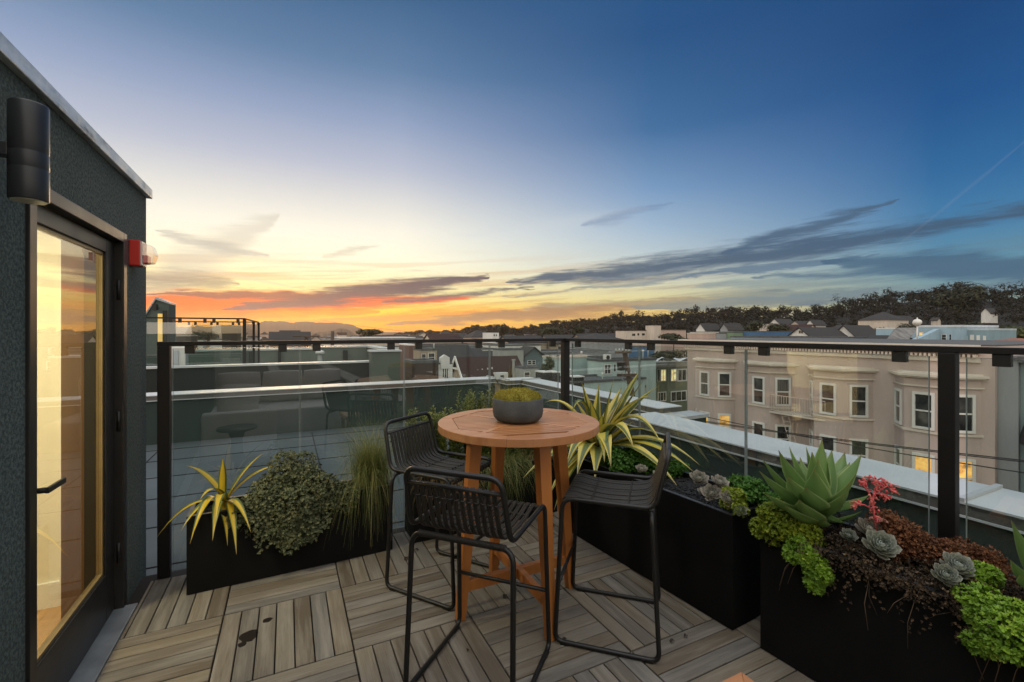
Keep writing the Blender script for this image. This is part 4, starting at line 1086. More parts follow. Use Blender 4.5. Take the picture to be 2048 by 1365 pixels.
mb = MB(); mb.tube([ab - Vector((0, 0, .08)), ab + Vector((0, 0, .1))], .035, 12, r2=.02); mb.build('stem', M['stem'], t)
# coral flower
M['coral'] = leafmat('coral_flower', (.62, .08, .09), (.82, .17, .17), (.90, .34, .24), .45, .3)
fl_ = thing('flower_stalk', 'nodding coral red flower stalk beside the agave', 'flower', P(1752, 1062, 1.93))
dF = 1.93
mb = MB(); path = [P(1752, 1062, dF), P(1748, 1030, dF), P(1745, 1000, dF), P(1752, 975, dF), P(1765, 962, dF + .02)]
mb.tube(fillet(path, .02, 4), .004, 6); mb.tube(fillet([P(1748, 1010, dF), P(1738, 985, dF), P(1722, 966, dF)], .02, 4), .0035, 6); mb.tube([P(1750, 1022, dF), P(1728, 1010, dF), P(1710, 1008, dF - .02)], .003, 6); mb.tube([P(1752, 985, dF), P(1775, 972, dF), P(1785, 985, dF)], .003, 6)
mb.build('stalk', M['coral'], fl_)
mb = MB()
for (px, py, n_) in ((1722, 966, 9), (1730, 962, 5), (1748, 962, 8), (1758, 968, 9), (1770, 966, 10), (1782, 978, 10), (1776, 992, 7), (1748, 982, 8), (1745, 1000, 8), (1709, 1010, 8), (1716, 1004, 5), (1750, 1018, 6), (1762, 985, 6), (1747, 1035, 5)):
    for _ in range(n_):
        p = P(px + random.gauss(0, 4.5), py + random.gauss(0, 4.5), dF + random.gauss(0, .012)); d = Vector((random.uniform(-1, 1), random.uniform(-1, 1), random.uniform(-1.2, .3))).normalized()
        a_ = random.random(); mb.tube([p, p + d * .008, p + d * .016], .0042, 6, r2=.0026, a=a_)
        mb.tuft(p + d * .016, d, .006, 5, a_ * .6 + .4, .9)
mb.build('blossoms', M['coral'], fl_)
mb = MB(); q = P(1757, 1045, dF)
for k in range(7):
    an = k * 2.4; d = Vector((math.cos(an), math.sin(an), .3)); mb.leaf(q, q + d * .015 + Vector((0, 0, .006)), q + d * .033, .026, 6, .3, lambda q_: .4 + .9 * math.sin(math.pi * q_), a=.4)
mb.build('bract', surf('salmon_bract', (.42, .19, .13), .5), fl_)
# rust and brown ground cover
bush('rust_sedum', 'rust coloured twiggy mound between the agave and the railing post', 'plant', M['rust'], [(bp(1800, .62, .64), (.12, .13, .11)), (bp(1850, .72, .62), (.10, .12, .07)), (bp(1905, .8, .62), (.09, .10, .06)), (bp(1985, .8, .61), (.08, .09, .07)), (bp(1770, .5, .62), (.10, .09, .07))], 9500, .0088, 4, .7, .35, loc=bp(1800, .6, .6))
def trail(mb):
    for _ in range(170):
        px = random.uniform(1590, 2300); x, y = plan(px, 0); L = random.uniform(.01, .08) + (.13 if random.random() < .1 else 0)
        for q in range(int(L / .011)):
            mb.tuft((x - .012 - random.uniform(0, .035), y + random.uniform(-.02, .02), .61 - q * .011), (-1, random.uniform(-.6, .6), random.uniform(-.2, .6)), .009, 4, random.random(), .6)
    for _ in range(22):
        px = random.uniform(1600, 2300); x, y = plan(px, 0); p = Vector((x - .02, y, .56)); e = p + Vector((-random.uniform(.02, .07), random.uniform(-.07, .07), -random.uniform(.04, .2)))
        mb.tube([p, p.lerp(e, .5) + Vector((-.03, 0, .01)), e], .0011, 4, a=random.uniform(.3, 1))
bush('brown_creeper', 'dark brown creeper matting the near right planter and trailing over its front', 'plant', M['browncreep'], [(bp(px, t_, .595 + .02 * math.sin(px)), (.14, .12, .05)) for px in range(1680, 2500, 55) for t_ in (.12, .5)] + [(bp(1545, 0, .57), (.05, .05, .05)), (bp(1590, 0, .55), (.05, .06, .06))], 11000, .0088, 4, .6, .3, loc=bp(1850, .3, .59), extra=trail)
for px, t, z, r_, ax, mt, lab in (
    (1736, .36, .66, .062, (-.3, -.5, 1), 'ech', 'wide grey rosette with golden lower leaves beside the coral flower'),
    (1757, .14, .645, .068, (-.5, -.6, .9), 'ech2', 'largest blue green rosette, in front of the golden edged one'),
    (1695, .22, .635, .036, (-.4, -.6, .9), 'ech2', 'small blue rosette left of the two big overlapping ones'),
    (1912, .22, .65, .058, (-.4, -.5, 1), 'ech2', 'pale grey green rosette behind the lime sedum at the right edge'),
    (1888, .06, .635, .046, (-.6, -.6, .9), 'ech2', 'blue green rosette peeping out under the left side of the lime sedum')):
    rosette(lab, bp(px, t, z), r_, ax, M[mt], 54)
mounds('lime green sedum spilling over the rim at the right edge of the picture', [(hz_(1975, .60, .0), (.09, .09, .07)), (hz_(2035, .60, .0), (.09, .09, .07)), (hz_(2030, .55, .04), (.07, .09, .06)), (hz_(2110, .58, .0), (.09, .08, .07)), (bp(1960, .3, .66), (.05, .05, .04))], M['limesedum'], 7000, .011)
ab2 = Vector(bp(2085, .5, .62)); mb = MB()
for px, py, dd in ((2022, 1040, .0), (2020, 1120, -.05), (2060, 1010, .05), (2110, 1000, 0), (2180, 1050, 0), (2150, 1150, -.1), (2040, 1150, -.12), (2100, 1060, -.15)):
    d2 = ab2.y * CS + ab2.x * SN; tip = P(px, py, d2 + dd); b_ = ab2; v_ = tip - b_
    mb.leaf(b_, b_ + v_ * .5 + Vector((0, 0, -.02)), tip, .07, 10, .35, a=.5)
tag(mb.build('agave', M['agave'], loc=ab2), 'second smaller agave, leaf tips only, at the right edge of the picture', 'plant')

# ================================================================== THE TOWN
GZ = -12.0
mb = MB(); mb.poly([(-6000, -3000, GZ), (6000, -3000, GZ), (6000, 8000, GZ), (-6000, 8000, GZ)])
tag(mb.build('ground', surf('town_ground', (.05, .052, .045), .95, .5, .02)), kind='structure')
mb = MB(); mb.box(8.5, 23, -200, 400, GZ, GZ + .02); tag(mb.build('road', surf('asphalt', (.05, .05, .052), .9, .3, .6, .2, 40)), kind='structure')
mb = MB(); mb.box(5.2, 8.5, -200, 400, GZ, GZ + .14); mb.box(23, 27.1, -200, 400, GZ, GZ + .14); tag(mb.build('pavement', surf('pavement_concrete', (.3, .29, .27), .9, .2, 1)), kind='structure')
WHITE = (.62, .61, .58)
def paint(name, c, **k): return surf(name, c, .8, .17, .9, .15, 14, stretch=(1.3, 1.3, .3), **k)
def roofing(name, c): return surf(name, c, .85, .35, 2.5, .5, 24)
B = dict(
    beige=paint('mauve_beige_stucco', (.45, .366, .328)), beigetrim=paint('cream_cornice_trim', (.56, .50, .43)), white=paint('white_painted_wood', WHITE),
    aqua=paint('pale_aqua_stucco', (.36, .46, .44)), olive=paint('olive_green_stucco', (.15, .165, .11)), grey=paint('grey_stucco', (.26, .27, .28)),
    teal=paint('teal_shingle', (.10, .14, .15)), brown=paint('dark_brown_shingle', (.05, .035, .026)), slate=roofing('slate_grey_roof', (.034, .032, .031)),
    redroof=roofing('red_brown_shingle_roof', (.036, .014, .010)), tile=roofing('terracotta_roof', (.26, .11, .07)), blue=paint('pale_blue_siding', (.27, .38, .45)),
    deepblue=paint('deep_blue_wall', (.06, .13, .24)), green=paint('soft_green_wall', (.16, .24, .14)), pink=paint('pinkish_wall', (.45, .33, .27)), cream=paint('cream_wall', (.52, .45, .38)),
    dgreen=paint('dark_green_render', (.014, .018, .016)), sage=paint('sage_green_render', (.085, .105, .085)), tan=paint('tan_wall', (.32, .25, .18)), greyroof=roofing('grey_flat_roof', (.095, .098, .098)), shed=paint('weathered_grey_board', (.30, .31, .29)))

def window(parent, o, dx, n, w_, h_, frame_m, pane_m, rails=1, mull=0, fw=None):
    """window on a facade: o lower-left corner, dx unit along the wall, n outward normal"""
    o, dx, n = Vector(o), Vector(dx).normalized(), Vector(n).normalized(); z = Vector((0, 0, 1)); fw = fw or min(w_, h_) * .09
    m_ = MB(); t_ = fw * .7; e = n * .002
    m_.obox(o + e, dx * w_, n * t_, z * fw); m_.obox(o + e + z * (h_ - fw), dx * w_, n * t_, z * fw)
    m_.obox(o + e + z * fw, dx * fw, n * t_, z * (h_ - 2 * fw)); m_.obox(o + e + dx * (w_ - fw) + z * fw, dx * fw, n * t_, z * (h_ - 2 * fw))
    for k in range(rails): m_.obox(o + e + dx * fw + z * (h_ * (k + 1) / (rails + 1) - fw * .3), dx * (w_ - 2 * fw), n * t_ * .7, z * fw * .6)
    for k in range(mull): m_.obox(o + e + dx * (w_ * (k + 1) / (mull + 1) - fw * .3) + z * fw, dx * fw * .6, n * t_ * .75, z * (h_ - 2 * fw))
    wn = m_.build('window', frame_m, parent)
    p_ = MB(); q = o + n * (t_ * .25 + .002); p_.poly([q + dx * fw + z * fw, q + dx * (w_ - fw) + z * fw, q + dx * (w_ - fw) + z * (h_ - fw), q + dx * fw + z * (h_ - fw)])
    p_.build('pane', pane_m, wn); return wn

def house(name, label, px0, px1, ytop, D, depth, wall, roofm_, roof='flat', rh=0, wins=(), frame=None, zb=GZ - 1, group=None, cat='house', eave=.35, parapet_h=.35, side=None):
    """house whose front wall (facing -v) spans columns px0..px1 and whose wall top shows at row ytop"""
    pc = (px0 + px1) / 2; c = P(pc, ytop, D); z1 = c.z
    side = (pc > 1390) if side is None else side
    if D > 155 and pc > 1380: zb = max(zb, z1 - 4.5)
    if side:                                     # local frame: s = -y, t = x
        v = c.x; PL = lambda px, py, q: PU(px, py, q); S_ = lambda p: -p.y; W_ = lambda s_, t_, z_: Vector((t_, -s_, z_))
    else:
        v = c.y; PL = lambda px, py, q: PV(px, py, q); S_ = lambda p: p.x; W_ = lambda s_, t_, z_: Vector((s_, t_, z_))
    x0, x1 = S_(PL(px0, ytop, v)), S_(PL(px1, ytop, v))
    t = thing(name, label, cat, W_((x0 + x1) / 2, v + depth / 2, GZ), group)
    class LB(MB):
        def build(self, *a, **k):
            self.v = [tuple(W_(*p)) for p in self.v]; return MB.build(self, *a, **k)
    m_ = LB(); y1 = v + depth
    if roof == 'flat':
        m_.box(x0, x1, v, y1, zb, z1); m_.build('wall', wall, t)
        r_ = LB(); e = min(.12, (x1 - x0) * .01)
        r_.box(x0 - e, x1 + e, v - e, v + .3, z1, z1 + parapet_h * .5); r_.box(x0 - e, x1 + e, y1 - .3, y1 + e, z1, z1 + parapet_h * .5); r_.box(x0 - e, x0 + .3, v + .3, y1 - .3, z1, z1 + parapet_h * .5); r_.box(x1 - .3, x1 + e, v + .3, y1 - .3, z1, z1 + parapet_h * .5)
        r_.box(x0 + .3, x1 - .3, v + .3, y1 - .3, z1, z1 + .02)
        rf = r_.build('roof', roofm_, t)
    elif roof == 'gable_v':                      # gable end faces the viewer
        xm = (x0 + x1) / 2
        m_.prism([(x0, v, zb), (x1, v, zb), (x1, v, z1), (xm, v, z1 + rh), (x0, v, z1)], (0, depth, 0)); m_.build('wall', wall, t)
        r_ = LB(); th_ = .18; k = rh / (xm - x0); ex = eave
        r_.prism([(x0 - ex, v - ex, z1 - ex * k), (xm, v - ex, z1 + rh), (xm, v - ex, z1 + rh + th_), (x0 - ex, v - ex, z1 - ex * k + th_)], (0, depth + 2 * ex, 0))
        r_.prism([(x1 + ex, v - ex, z1 - ex * k), (xm, v - ex, z1 + rh), (xm, v - ex, z1 + rh + th_), (x1 + ex, v - ex, z1 - ex * k + th_)], (0, depth + 2 * ex, 0))
        rf = r_.build('roof', roofm_, t)
    elif roof == 'gable_u':                      # ridge runs across the view
        ym = v + depth / 2
        m_.prism([(x0, v, zb), (x0, y1, zb), (x0, y1, z1), (x0, ym, z1 + rh), (x0, v, z1)], (x1 - x0, 0, 0)); m_.build('wall', wall, t)
        r_ = LB(); th_ = .18; k = rh / (depth / 2); ex = eave
        r_.prism([(x0 - ex, v - ex, z1 - ex * k), (x0 - ex, ym, z1 + rh), (x0 - ex, ym, z1 + rh + th_), (x0 - ex, v - ex, z1 - ex * k + th_)], (x1 - x0 + 2 * ex, 0, 0))
        r_.prism([(x0 - ex, y1 + ex, z1 - ex * k), (x0 - ex, ym, z1 + rh), (x0 - ex, ym, z1 + rh + th_), (x0 - ex, y1 + ex, z1 - ex * k + th_)], (x1 - x0 + 2 * ex, 0, 0))
        rf = r_.build('roof', roofm_, t)
    else:                                        # hipped
        m_.box(x0, x1, v, y1, zb, z1); m_.build('wall', wall, t)
        r_ = LB(); ex = eave; q = min((x1 - x0), depth) * .45; ym = (v + y1) / 2; rp = [(x0 - ex, v - ex, z1 + .003), (x1 + ex, v - ex, z1 + .003), (x1 + ex, y1 + ex, z1 + .003), (x0 - ex, y1 + ex, z1 + .003)]
        a_, b_ = (x0 + q, ym, z1 + rh), (x1 - q, ym, z1 + rh)
        r_.poly([rp[0], rp[1], b_, a_]); r_.poly([rp[1], rp[2], b_]); r_.poly([rp[2], rp[3], a_, b_]); r_.poly([rp[3], rp[0], a_]); r_.poly(rp[::-1])
        rf = r_.build('roof', roofm_, t)
    for (a_, b_, ya, yb_, pm, *mu) in wins:
        s0, s1 = S_(PL(a_, yb_, v - .01)), S_(PL(b_, ya, v - .01)); zb_, zt_ = PL((a_ + b_) / 2, yb_, v).z, PL((a_ + b_) / 2, ya, v).z
        window(t, W_(s0, v, zb_), W_(1, 0, 0), W_(0, -1, 0), s1 - s0, zt_ - zb_, frame or B['white'], pm, *(mu or (1, 0)))
    return t, v, x0, x1, z1

# ---- the mauve apartment block across the street
FX_ = 27.0; BD = 1.05
vN, vF = PU(1990, 700, FX_).y, PU(1375, 700, FX_).y
apt = thing('apartment_building', 'mauve beige apartment block with four bay window stacks and a dentil cornice', 'building', (FX_, (vN + vF) / 2, GZ))
mb = MB(); mb.box(FX_, FX_ + 14, vN, vF, GZ, .9); mb.build('wall', B['beige'], apt)
vC = PU(1962, 700, FX_).y
mb = MB()
mb.box(FX_ - .14, FX_ - .002, vC, vF + .14, .18, .34); mb.box(FX_ - .34, FX_ - .002, vC, vF + .34, .60, .74); mb.box(FX_ - .48, FX_ - .002, vC, vF + .48, .742, .95); 
mb.box(FX_ - .16, FX_ - .002, vC, vF + .16, .345, .40)
cor = mb.build('cornice', B['beigetrim'], apt)
mb = MB(); mb.box(FX_, FX_ + 14, vN, vF, .903, .965); mb.build('roof', B['greyroof'], apt)
mb = MB(); y = vC + .1
while y < vF + .1:
    mb.box(FX_ - .26, FX_ - .002, y, y + .09, .402, .53); y += .17
mb.build('dentils', B['beigetrim'], cor)
bays = [(1387, 1462), (1486, 1582), (1611, 1738), (1780, 1955)]
litmap = {(0, 1, 0): 'litred', (0, 1, 1): 'lit', (0, 1, 2): 'lit', (3, 1, 1): 'lit', (3, 1, 2): 'lit'}
for bi, (pa, pb) in enumerate(bays):
    va, vb = PU(pb, 720, FX_ - .4).y, PU(pa, 720, FX_ - .4).y       # near, far
    ch = (vb - va) * .27; zt, zl = -.55, -8.5
    fp = [(FX_ + .01, va), (FX_ - BD, va + ch), (FX_ - BD, vb - ch), (FX_ + .01, vb)]
    m_ = MB(); m_.prism([(x, y, zl) for x, y in fp], (0, 0, zt - zl)); by = m_.build('bay', B['beige'], apt)
    m_ = MB()
    for (e, z0, z1_) in ((.10, zt - .42, zt - .36), (.16, zt - .02, zt + .05), (.26, zt + .051, zt + .16), (.06, zt + .161, zt + .22)):
        m_.prism([(FX_ - .003, va - e, z0), (FX_ - BD - e, va + ch - e * .5, z0), (FX_ - BD - e, vb - ch + e * .5, z0), (FX_ - .003, vb + e, z0)], (0, 0, z1_ - z0))
    m_.build('bay_cornice', B['beigetrim'], by)
    for fl, (z0, z1_) in enumerate(((-2.9, -1.22), (-5.72, -4.02))):
        m_ = MB(); e = .07
        m_.prism([(FX_ - .003, va - e, z0 - .16), (FX_ - BD - e, va + ch - e * .5, z0 - .16), (FX_ - BD - e, vb - ch + e * .5, z0 - .16), (FX_ - .003, vb + e, z0 - .16)], (0, 0, .1)); m_.build('bay_sill', B['beigetrim'], by)
        for si in range(3):
            p, q = Vector((*fp[3 - si], 0)), Vector((*fp[2 - si], 0)); L = (q - p).length; d = (q - p).normalized(); n = Vector((d.y, -d.x, 0))
            if n.x > 0: n = -n
            ww = L * (.62 if si != 1 else .56)
            window(by, p + d * (L - ww) / 2 + Vector((0, 0, z0)), d, n, ww, z1_ - z0, B['white'], M[litmap.get((bi, fl, si), 'pane2' if (bi * 7 + fl * 3 + si) % 4 == 1 else 'pane')], 1, 0, .11)
# fire escape between the second and third bays
fe_ = thing('fire_escape', 'iron fire escape balcony and ladder on the mauve apartment block', 'fire escape', (FX_ - .9, PU(1600, 830, FX_ - .6).y, -3.2))
ya, yb_ = PU(1652, 830, FX_ - 1).y, PU(1540, 830, FX_ - 1).y
mb = MB(); mb.box(FX_ - 1.1, FX_ - .003, ya, yb_, -3.32, -3.22); mb.build('platform', B['beigetrim'], fe_)
mb = MB()
for z in (-2.25, -3.15): mb.box(FX_ - 1.1, FX_ - 1.07, ya, yb_, z, z + .035)
for k in range(22): mb.box(FX_ - 1.098, FX_ - 1.076, ya + (yb_ - ya) * k / 21 - .01, ya + (yb_ - ya) * k / 21 + .01, -3.114, -2.251)
mb.build('balustrade', B['beigetrim'], fe_)
mb = MB(); l0, l1 = Vector((FX_ - .95, PU(1568, 835, FX_ - 1).y, -3.3)), Vector((FX_ - .5, PU(1592, 880, FX_ - 1).y, -6.6))
for s in (-.2, .2): mb.beam(l0 + Vector((0, s, 0)), l1 + Vector((0, s, 0)), .05, .03)
for k in range(12): q = l0.lerp(l1, (k + .5) / 12); mb.beam(q + Vector((0, -.19, 0)), q + Vector((0, .19, 0)), .025, .025)
mb.build('ladder', B['beigetrim'], fe_)

# neighbours to the right of it
gb = thing('narrow_building', 'narrow plain grey building between the mauve block and the teal house', 'building', (30, 7.7, GZ))
vg = PU(2032, 700, FX_).y
mb = MB(); mb.box(FX_ + .25, FX_ + 14, vg, vN - .005, GZ, .35); mb.build('wall', B['grey'], gb); mb = MB(); mb.box(FX_ + .2, FX_ + 14, vg, vN - .006, .353, .45); mb.build('roof', B['greyroof'], gb)
th_ = thing('teal_house', 'teal shingled house with a dark hooded bay at the right edge', 'house', (30, 4, GZ))
mb = MB(); mb.box(FX_ + .4, FX_ + 12, vg - 8, vg - .005, GZ, .25); mb.build('wall', paint('teal_wall', (.20, .25, .26)), th_)
mb = MB(); mb.box(FX_ + .1, FX_ + 12.1, vg - 8.1, vg - .006, .253, .5); mb.build('roof', B['greyroof'], th_)
mb = MB(); mb.prism([(FX_ + .39, vg - .2, -7), (FX_ - .6, vg - .9, -7), (FX_ - .6, vg - 3.4, -7), (FX_ + .39, vg - 4.2, -7)], (0, 0, 3.9)); bb = mb.build('bay', B['teal'], th_)
mb = MB(); z = -3.09
mb.prism([(FX_ + .38, vg + .0, z), (FX_ - .9, vg - .7, z), (FX_ - .9, vg - 3.6, z), (FX_ + .38, vg - 4.4, z)], (0, 0, .3))
top = [(FX_ + .38, vg - .3, z + 1.5), (FX_ + .38, vg - 4.0, z + 1.5)]; lo4 = [(FX_ + .38, vg + .0, z + .303), (FX_ - .9, vg - .7, z + .303), (FX_ - .9, vg - 3.6, z + .303), (FX_ + .38, vg - 4.4, z + .303)]
mb.poly([lo4[1], lo4[0], top[0]]); mb.poly([lo4[2], lo4[1], top[0], top[1]]); mb.poly([lo4[3], lo4[2], top[1]])
mb.build('bay_roof', roofing('near_black_roof', (.03, .03, .032)), bb)
window(bb, (FX_ - .6, vg - 2.9, -6), (0, 1, 0), (-1, 0, 0), 1.4, 2.2, B['grey'], M['pane'])

# ---- power lines along the street
PLM = surf('cable_black', (.02, .02, .02), .7)
for (pa, ya_, pb, yb2, u, lab) in ((1440, 848, 2028, 925, 15, 'uppermost power cable crossing the mauve block'), (1521, 858, 2028, 949, 14.6, 'lowest power cable crossing the mauve block'), (1440, 850, 2030, 928, 15.4, 'power cable just under the uppermost one')):
    p, q = PU(pa, ya_, u), PU(pb, yb2, u); e = (q - p); p2, q2 = p - e * .9, q + e * .6
    m_ = MB(); m_.tube([p2.lerp(q2, k / 16) - Vector((0, 0, .5 * (k / 16) * (1 - k / 16) * 2 - .25)) for k in range(17)], .014, 5)
    tag(m_.build('power_cable', PLM, loc=p), lab, 'cable', 'power cables over the street')

# ---- utility pole
D_ = 24
up = thing('utility_pole', 'leaning timber utility pole with transformer and two crossarms', 'utility pole', tuple(P(1262, 663, D_).xy) + (GZ,))
PW = surf('weathered_pole_wood', (.085, .06, .045), .9, .4, 3, .4, 40, stretch=(1, 1, .1))
mb = MB(); a_, b_ = P(1268, 815, D_), P(1249, 703, D_); mb.tube([a_ - (b_ - a_) * 2.2, a_, b_ + (b_ - a_) * .03], .20, 12, r2=.13); mb.build('pole', PW, up)
for (y_, xa, xb) in ((705, 1230, 1263), (751, 1234, 1276)):
    mb = MB(); mb.beam(P(xa, y_, D_ - .25), P(xb, y_ - 1, D_ - .25), .1, .13); ar = mb.build('crossarm', PW, up)
    mb = MB()
    for k in range(5): q = P(xa + (xb - xa) * (k + .3) / 5, y_, D_ - .25); mb.lathe([(.04, .07), (.06, .1), (.04, .15), (.02, .2)], (q.x, q.y, q.z), 8)
    mb.build('insulator', surf('pale_ceramic', (.45, .45, .42), .3), ar)
mb = MB(); q = P(1242, 741, D_ - .3); mb.lathe([(.05, -.02), (.2, 0), (.21, .38), (.24, .39), (.2, .46), (.05, .5)], tuple(q), 16); mb.build('transformer', surf('dark_transformer', (.07, .06, .055), .5), up)
mb = MB(); mb.beam(P(1238, 752, D_ - .25), P(1262, 776, D_ - .1), .03, .03); mb.beam(P(1272, 751, D_ - .25), P(1264, 776, D_ - .1), .03, .03); mb.build('brace', B['grey'], up)
for (pa, ya_, da, pb, yb2, db, lab) in ((1240, 704, 23.7, 640, 640, 90, 'cable running from the pole crossarm away to the left'), (1258, 704, 23.7, 1310, 676, 80, 'cable running from the pole crossarm up to the right'), (815, 742, 30, 905, 768, 22, 'loose cable in front of the dark brown house'), (815, 750, 30, 880, 775, 22, 'lower loose cable in front of the dark brown house')):
    p, q = P(pa, ya_, da), P(pb, yb2, db); m_ = MB(); m_.tube([p.lerp(q, k / 12) - Vector((0, 0, 1.2 * (k / 12) * (1 - k / 12))) for k in range(13)], .013, 4)
    tag(m_.build('power_cable', PLM, loc=p), lab, 'cable', 'power cables over the street')

# ---- the neighbouring roof terrace to the left
nw = thing('parapet_wall', 'dark neighbouring parapet with thin pale cap behind the far white one', 'parapet', (-3, 14.7, -.1), 'roof parapets round the terrace')
nx = PV(770, 722, 14.6).x
mb = MB(); mb.box(-14, nx, 14.6, 14.95, -9, .58); mb.build('wall', B['dgreen'], nw); mb = MB(); mb.box(-14, nx + .03, 14.55, 15.0, .583, .63); mb.build('coping', M['cap'], nw)
mb = MB(); mb.box(-14, nx, 14.96, 24.6, -.5, -.1); tag(mb.build('neighbour_roof', M['roofm']), kind='structure')
pi = thing('roof_pier', 'pale sage rendered pier rising at the right end of the dark parapet', 'pier', tuple(PV(773, 700, 14.0).xy) + (-.1,))
xa, xb, zt = PV(744, 702, 14.0).x, PV(801, 702, 14.0).x, PV(773, 704, 14.0).z
mb = MB(); mb.box(xa, xb, 14.0, 14.54, -9, zt); mb.build('wall', B['sage'], pi); mb = MB(); mb.box(xa - .05, xb + .03, 13.95, 14.56, zt + .002, zt + .05); mb.build('coping', M['cap'], pi)
wl3 = thing('parapet_wall', 'grey green stained parapet with white cap, farthest behind the neighbouring glass rail', 'parapet', (0, 25, -.1), 'roof parapets round the terrace')
xm_, xe = PV(640, 697, 25).x, PV(752, 695, 25).x; z1 = PV(500, 702, 25).z; z2 = PV(700, 695.5, 25).z
mb = MB(); mb.box(-16, xm_, 25, 25.5, -9, z1); mb.box(xm_ + .002, xe, 25, 25.5, -9, z2); mb.box(xe - .4, xe, 21, 24.998, -9, z2); mb.build('wall', paint('stained_grey_green', (.13, .15, .13)), wl3)
mb = MB(); mb.box(-16, xm_, 24.94, 25.56, z1 + .002, z1 + .09); mb.box(xm_ + .002, xe, 24.94, 25.56, z2 + .002, z2 + .09); mb.box(xe - .5, xe + .04, 21, 24.938, z2 + .002, z2 + .09); mb.build('coping', M['cap'], wl3)
for a_, b_ in ((556, 562), (686, 695), (739, 745)):
    x0, x1 = PV(a_, 700, 24.99).x, PV(b_, 700, 24.99).x; mb = MB(); mb.box(x0, x1, 24.86, 24.996, -.1, z1 - .05); mb.build('pilaster', B['dgreen'], wl3)
nr = thing('glass_railing', 'distant dark framed glass railing on the neighbouring roof against the sunset', 'railing', tuple(PV(488, 640, 15.3).xy) + (.0,))
r1, r2 = PV(489, 638, 15.3), PV(517, 649, 20.8); zt = r1.z
xl = PV(286, 638, 15.3).x
def nrail(p, q, h=.04):
    m_ = MB(); m_.beam(p, q, .05, h); m_.build('top_rail', M['rail'], nr)
nrail((xl, 15.3, zt), (r1.x, 15.3, zt)); nrail((r1.x, 15.3, zt - .001), (r2.x, 20.8, zt - .001)); nrail((-12, 20.8, zt), (r2.x, 20.8, zt))
for x, y in ((r1.x, 15.3), (PV(507, 640, 18.4).x, 18.4), (r2.x, 20.8), (xl, 15.3)):
    m_ = MB(); m_.box(x - .045, x + .045, y - .03, y + .03, -.1, zt - .02); m_.build('post', M['rail'], nr)
for y, pxs in ((15.3, (342, 360, 410, 428, 476)), (20.8, (345, 378, 391, 423, 435, 466, 478))):
    for p in pxs: q = PV(p, 640, y); m_ = MB(); m_.box(q.x - .04, q.x + .04, y - .02, y + .02, zt - .125, zt - .022); m_.build('glass_clamp', M['black'], nr)
for (p, q) in (((xl, 15.3), (r1.x, 15.3)), ((r1.x, 15.3), (r2.x, 20.8)), ((-10, 20.8), (r2.x, 20.8))):
    a_, b_ = Vector((*p, .0)), Vector((*q, .0)); d = (b_ - a_).normalized(); m_ = MB(); m_.obox(a_ + d * .08, (b_ - a_) - d * .16, Vector((d.y, -d.x, 0)) * .012, (0, 0, zt - .12)); m_.build('glass_panel', M['glass'], nr)
ph = thing('stair_penthouse', 'small far stair penthouse with sloping roof edge and glowing golden door', 'building', tuple(PV(312, 650, 16.5).xy) + (-.1,))
v = 16.5; q = lambda px, py: PV(px, py, v)
x0, x1, xr = q(262, 640).x, q(313, 640).x, q(338, 640).x
mb = MB(); mb.prism([(x0, v, -.1), (xr, v, -.1), (xr, v, q(338, 608).z), (x1, v, q(312, 600).z), (x0, v, q(268, 668).z)], (0, .9, 0)); mb.build('wall', M['stucco'], ph)
mb = MB(); mb.prism([q(262, 677) + Vector((0, -.06, 0)), q(313, 599) + Vector((0, -.06, 0)), q(313, 594) + Vector((0, -.06, 0)), q(262, 671) + Vector((0, -.06, 0))], (0, 1.0, 0)); mb.prism([q(313.2, 600) + Vector((0, -.06, 0)), q(339, 608.5) + Vector((0, -.06, 0)), q(339, 605.5) + Vector((0, -.06, 0)), q(313.2, 595) + Vector((0, -.06, 0))], (0, 1.0, 0)); mb.build('coping', M['capgrey'], ph)
mb = MB(); a_, b_ = q(316, 690), q(326, 628); mb.box(a_.x, b_.x, v - .03, v - .002, .0, b_.z); mb.build('door', emit('golden_door_glow', (.75, .48, .13), .55), ph)
mb = MB(); a_, b_ = q(327, 690), q(337, 622); mb.box(a_.x, b_.x, v - .12, v - .002, .0, b_.z); mb.box(q(312, 610).x, q(320, 610).x, v - .45, v - .22, q(316, 622).z, q(316, 610).z); mb.box(q(315, 617).x, q(317, 617).x, v - .218, v - .002, q(316, 618).z, q(316, 614).z); mb.build('door_frame', M['black'], ph)
acu = thing('air_conditioner', 'white air conditioner on the neighbouring roof at the left railing post', 'air conditioner', tuple(PV(354, 735, 15.25).xy) + (-.1,))
a_, b_ = PV(333, 736, 15.2), PV(371, 694, 15.2)
mb = MB(); mb.box(a_.x, b_.x, 15.2, 15.62, .1, b_.z); mb.build('casing', B['white'], acu, bevel=.02); mb = MB(); mb.box(a_.x + .16, b_.x - .16, 15.17, 15.198, .32, b_.z - .1); mb.build('front_panel', paint('pale_grey_panel', (.45, .47, .50)), acu); mb = MB(); mb.box(a_.x + .05, b_.x - .05, 15.25, 15.57, -.098, .098); mb.build('stand', M['black'], acu)
lv = thing('vent_housing', 'white louvred vent housing in the gap between penthouse and railing post', 'vent', tuple(P(288, 800, 7.2).xy) + (-.1,))
c_ = P(281, 900, 7.0); mb = MB(); mb.box(c_.x - .4, c_.x + .32, c_.y, c_.y + .6, -.1, P(290, 866, 7).z); mb.build('housing', B['grey'], lv)
mb = MB()
for k in range(9): z = -.04 + k * .058; mb.obox((c_.x - .36, c_.y - .002, z), (.64, 0, 0), (0, -.03, -.02), (0, 0, .03))
mb.build('louvres', B['white'], lv)

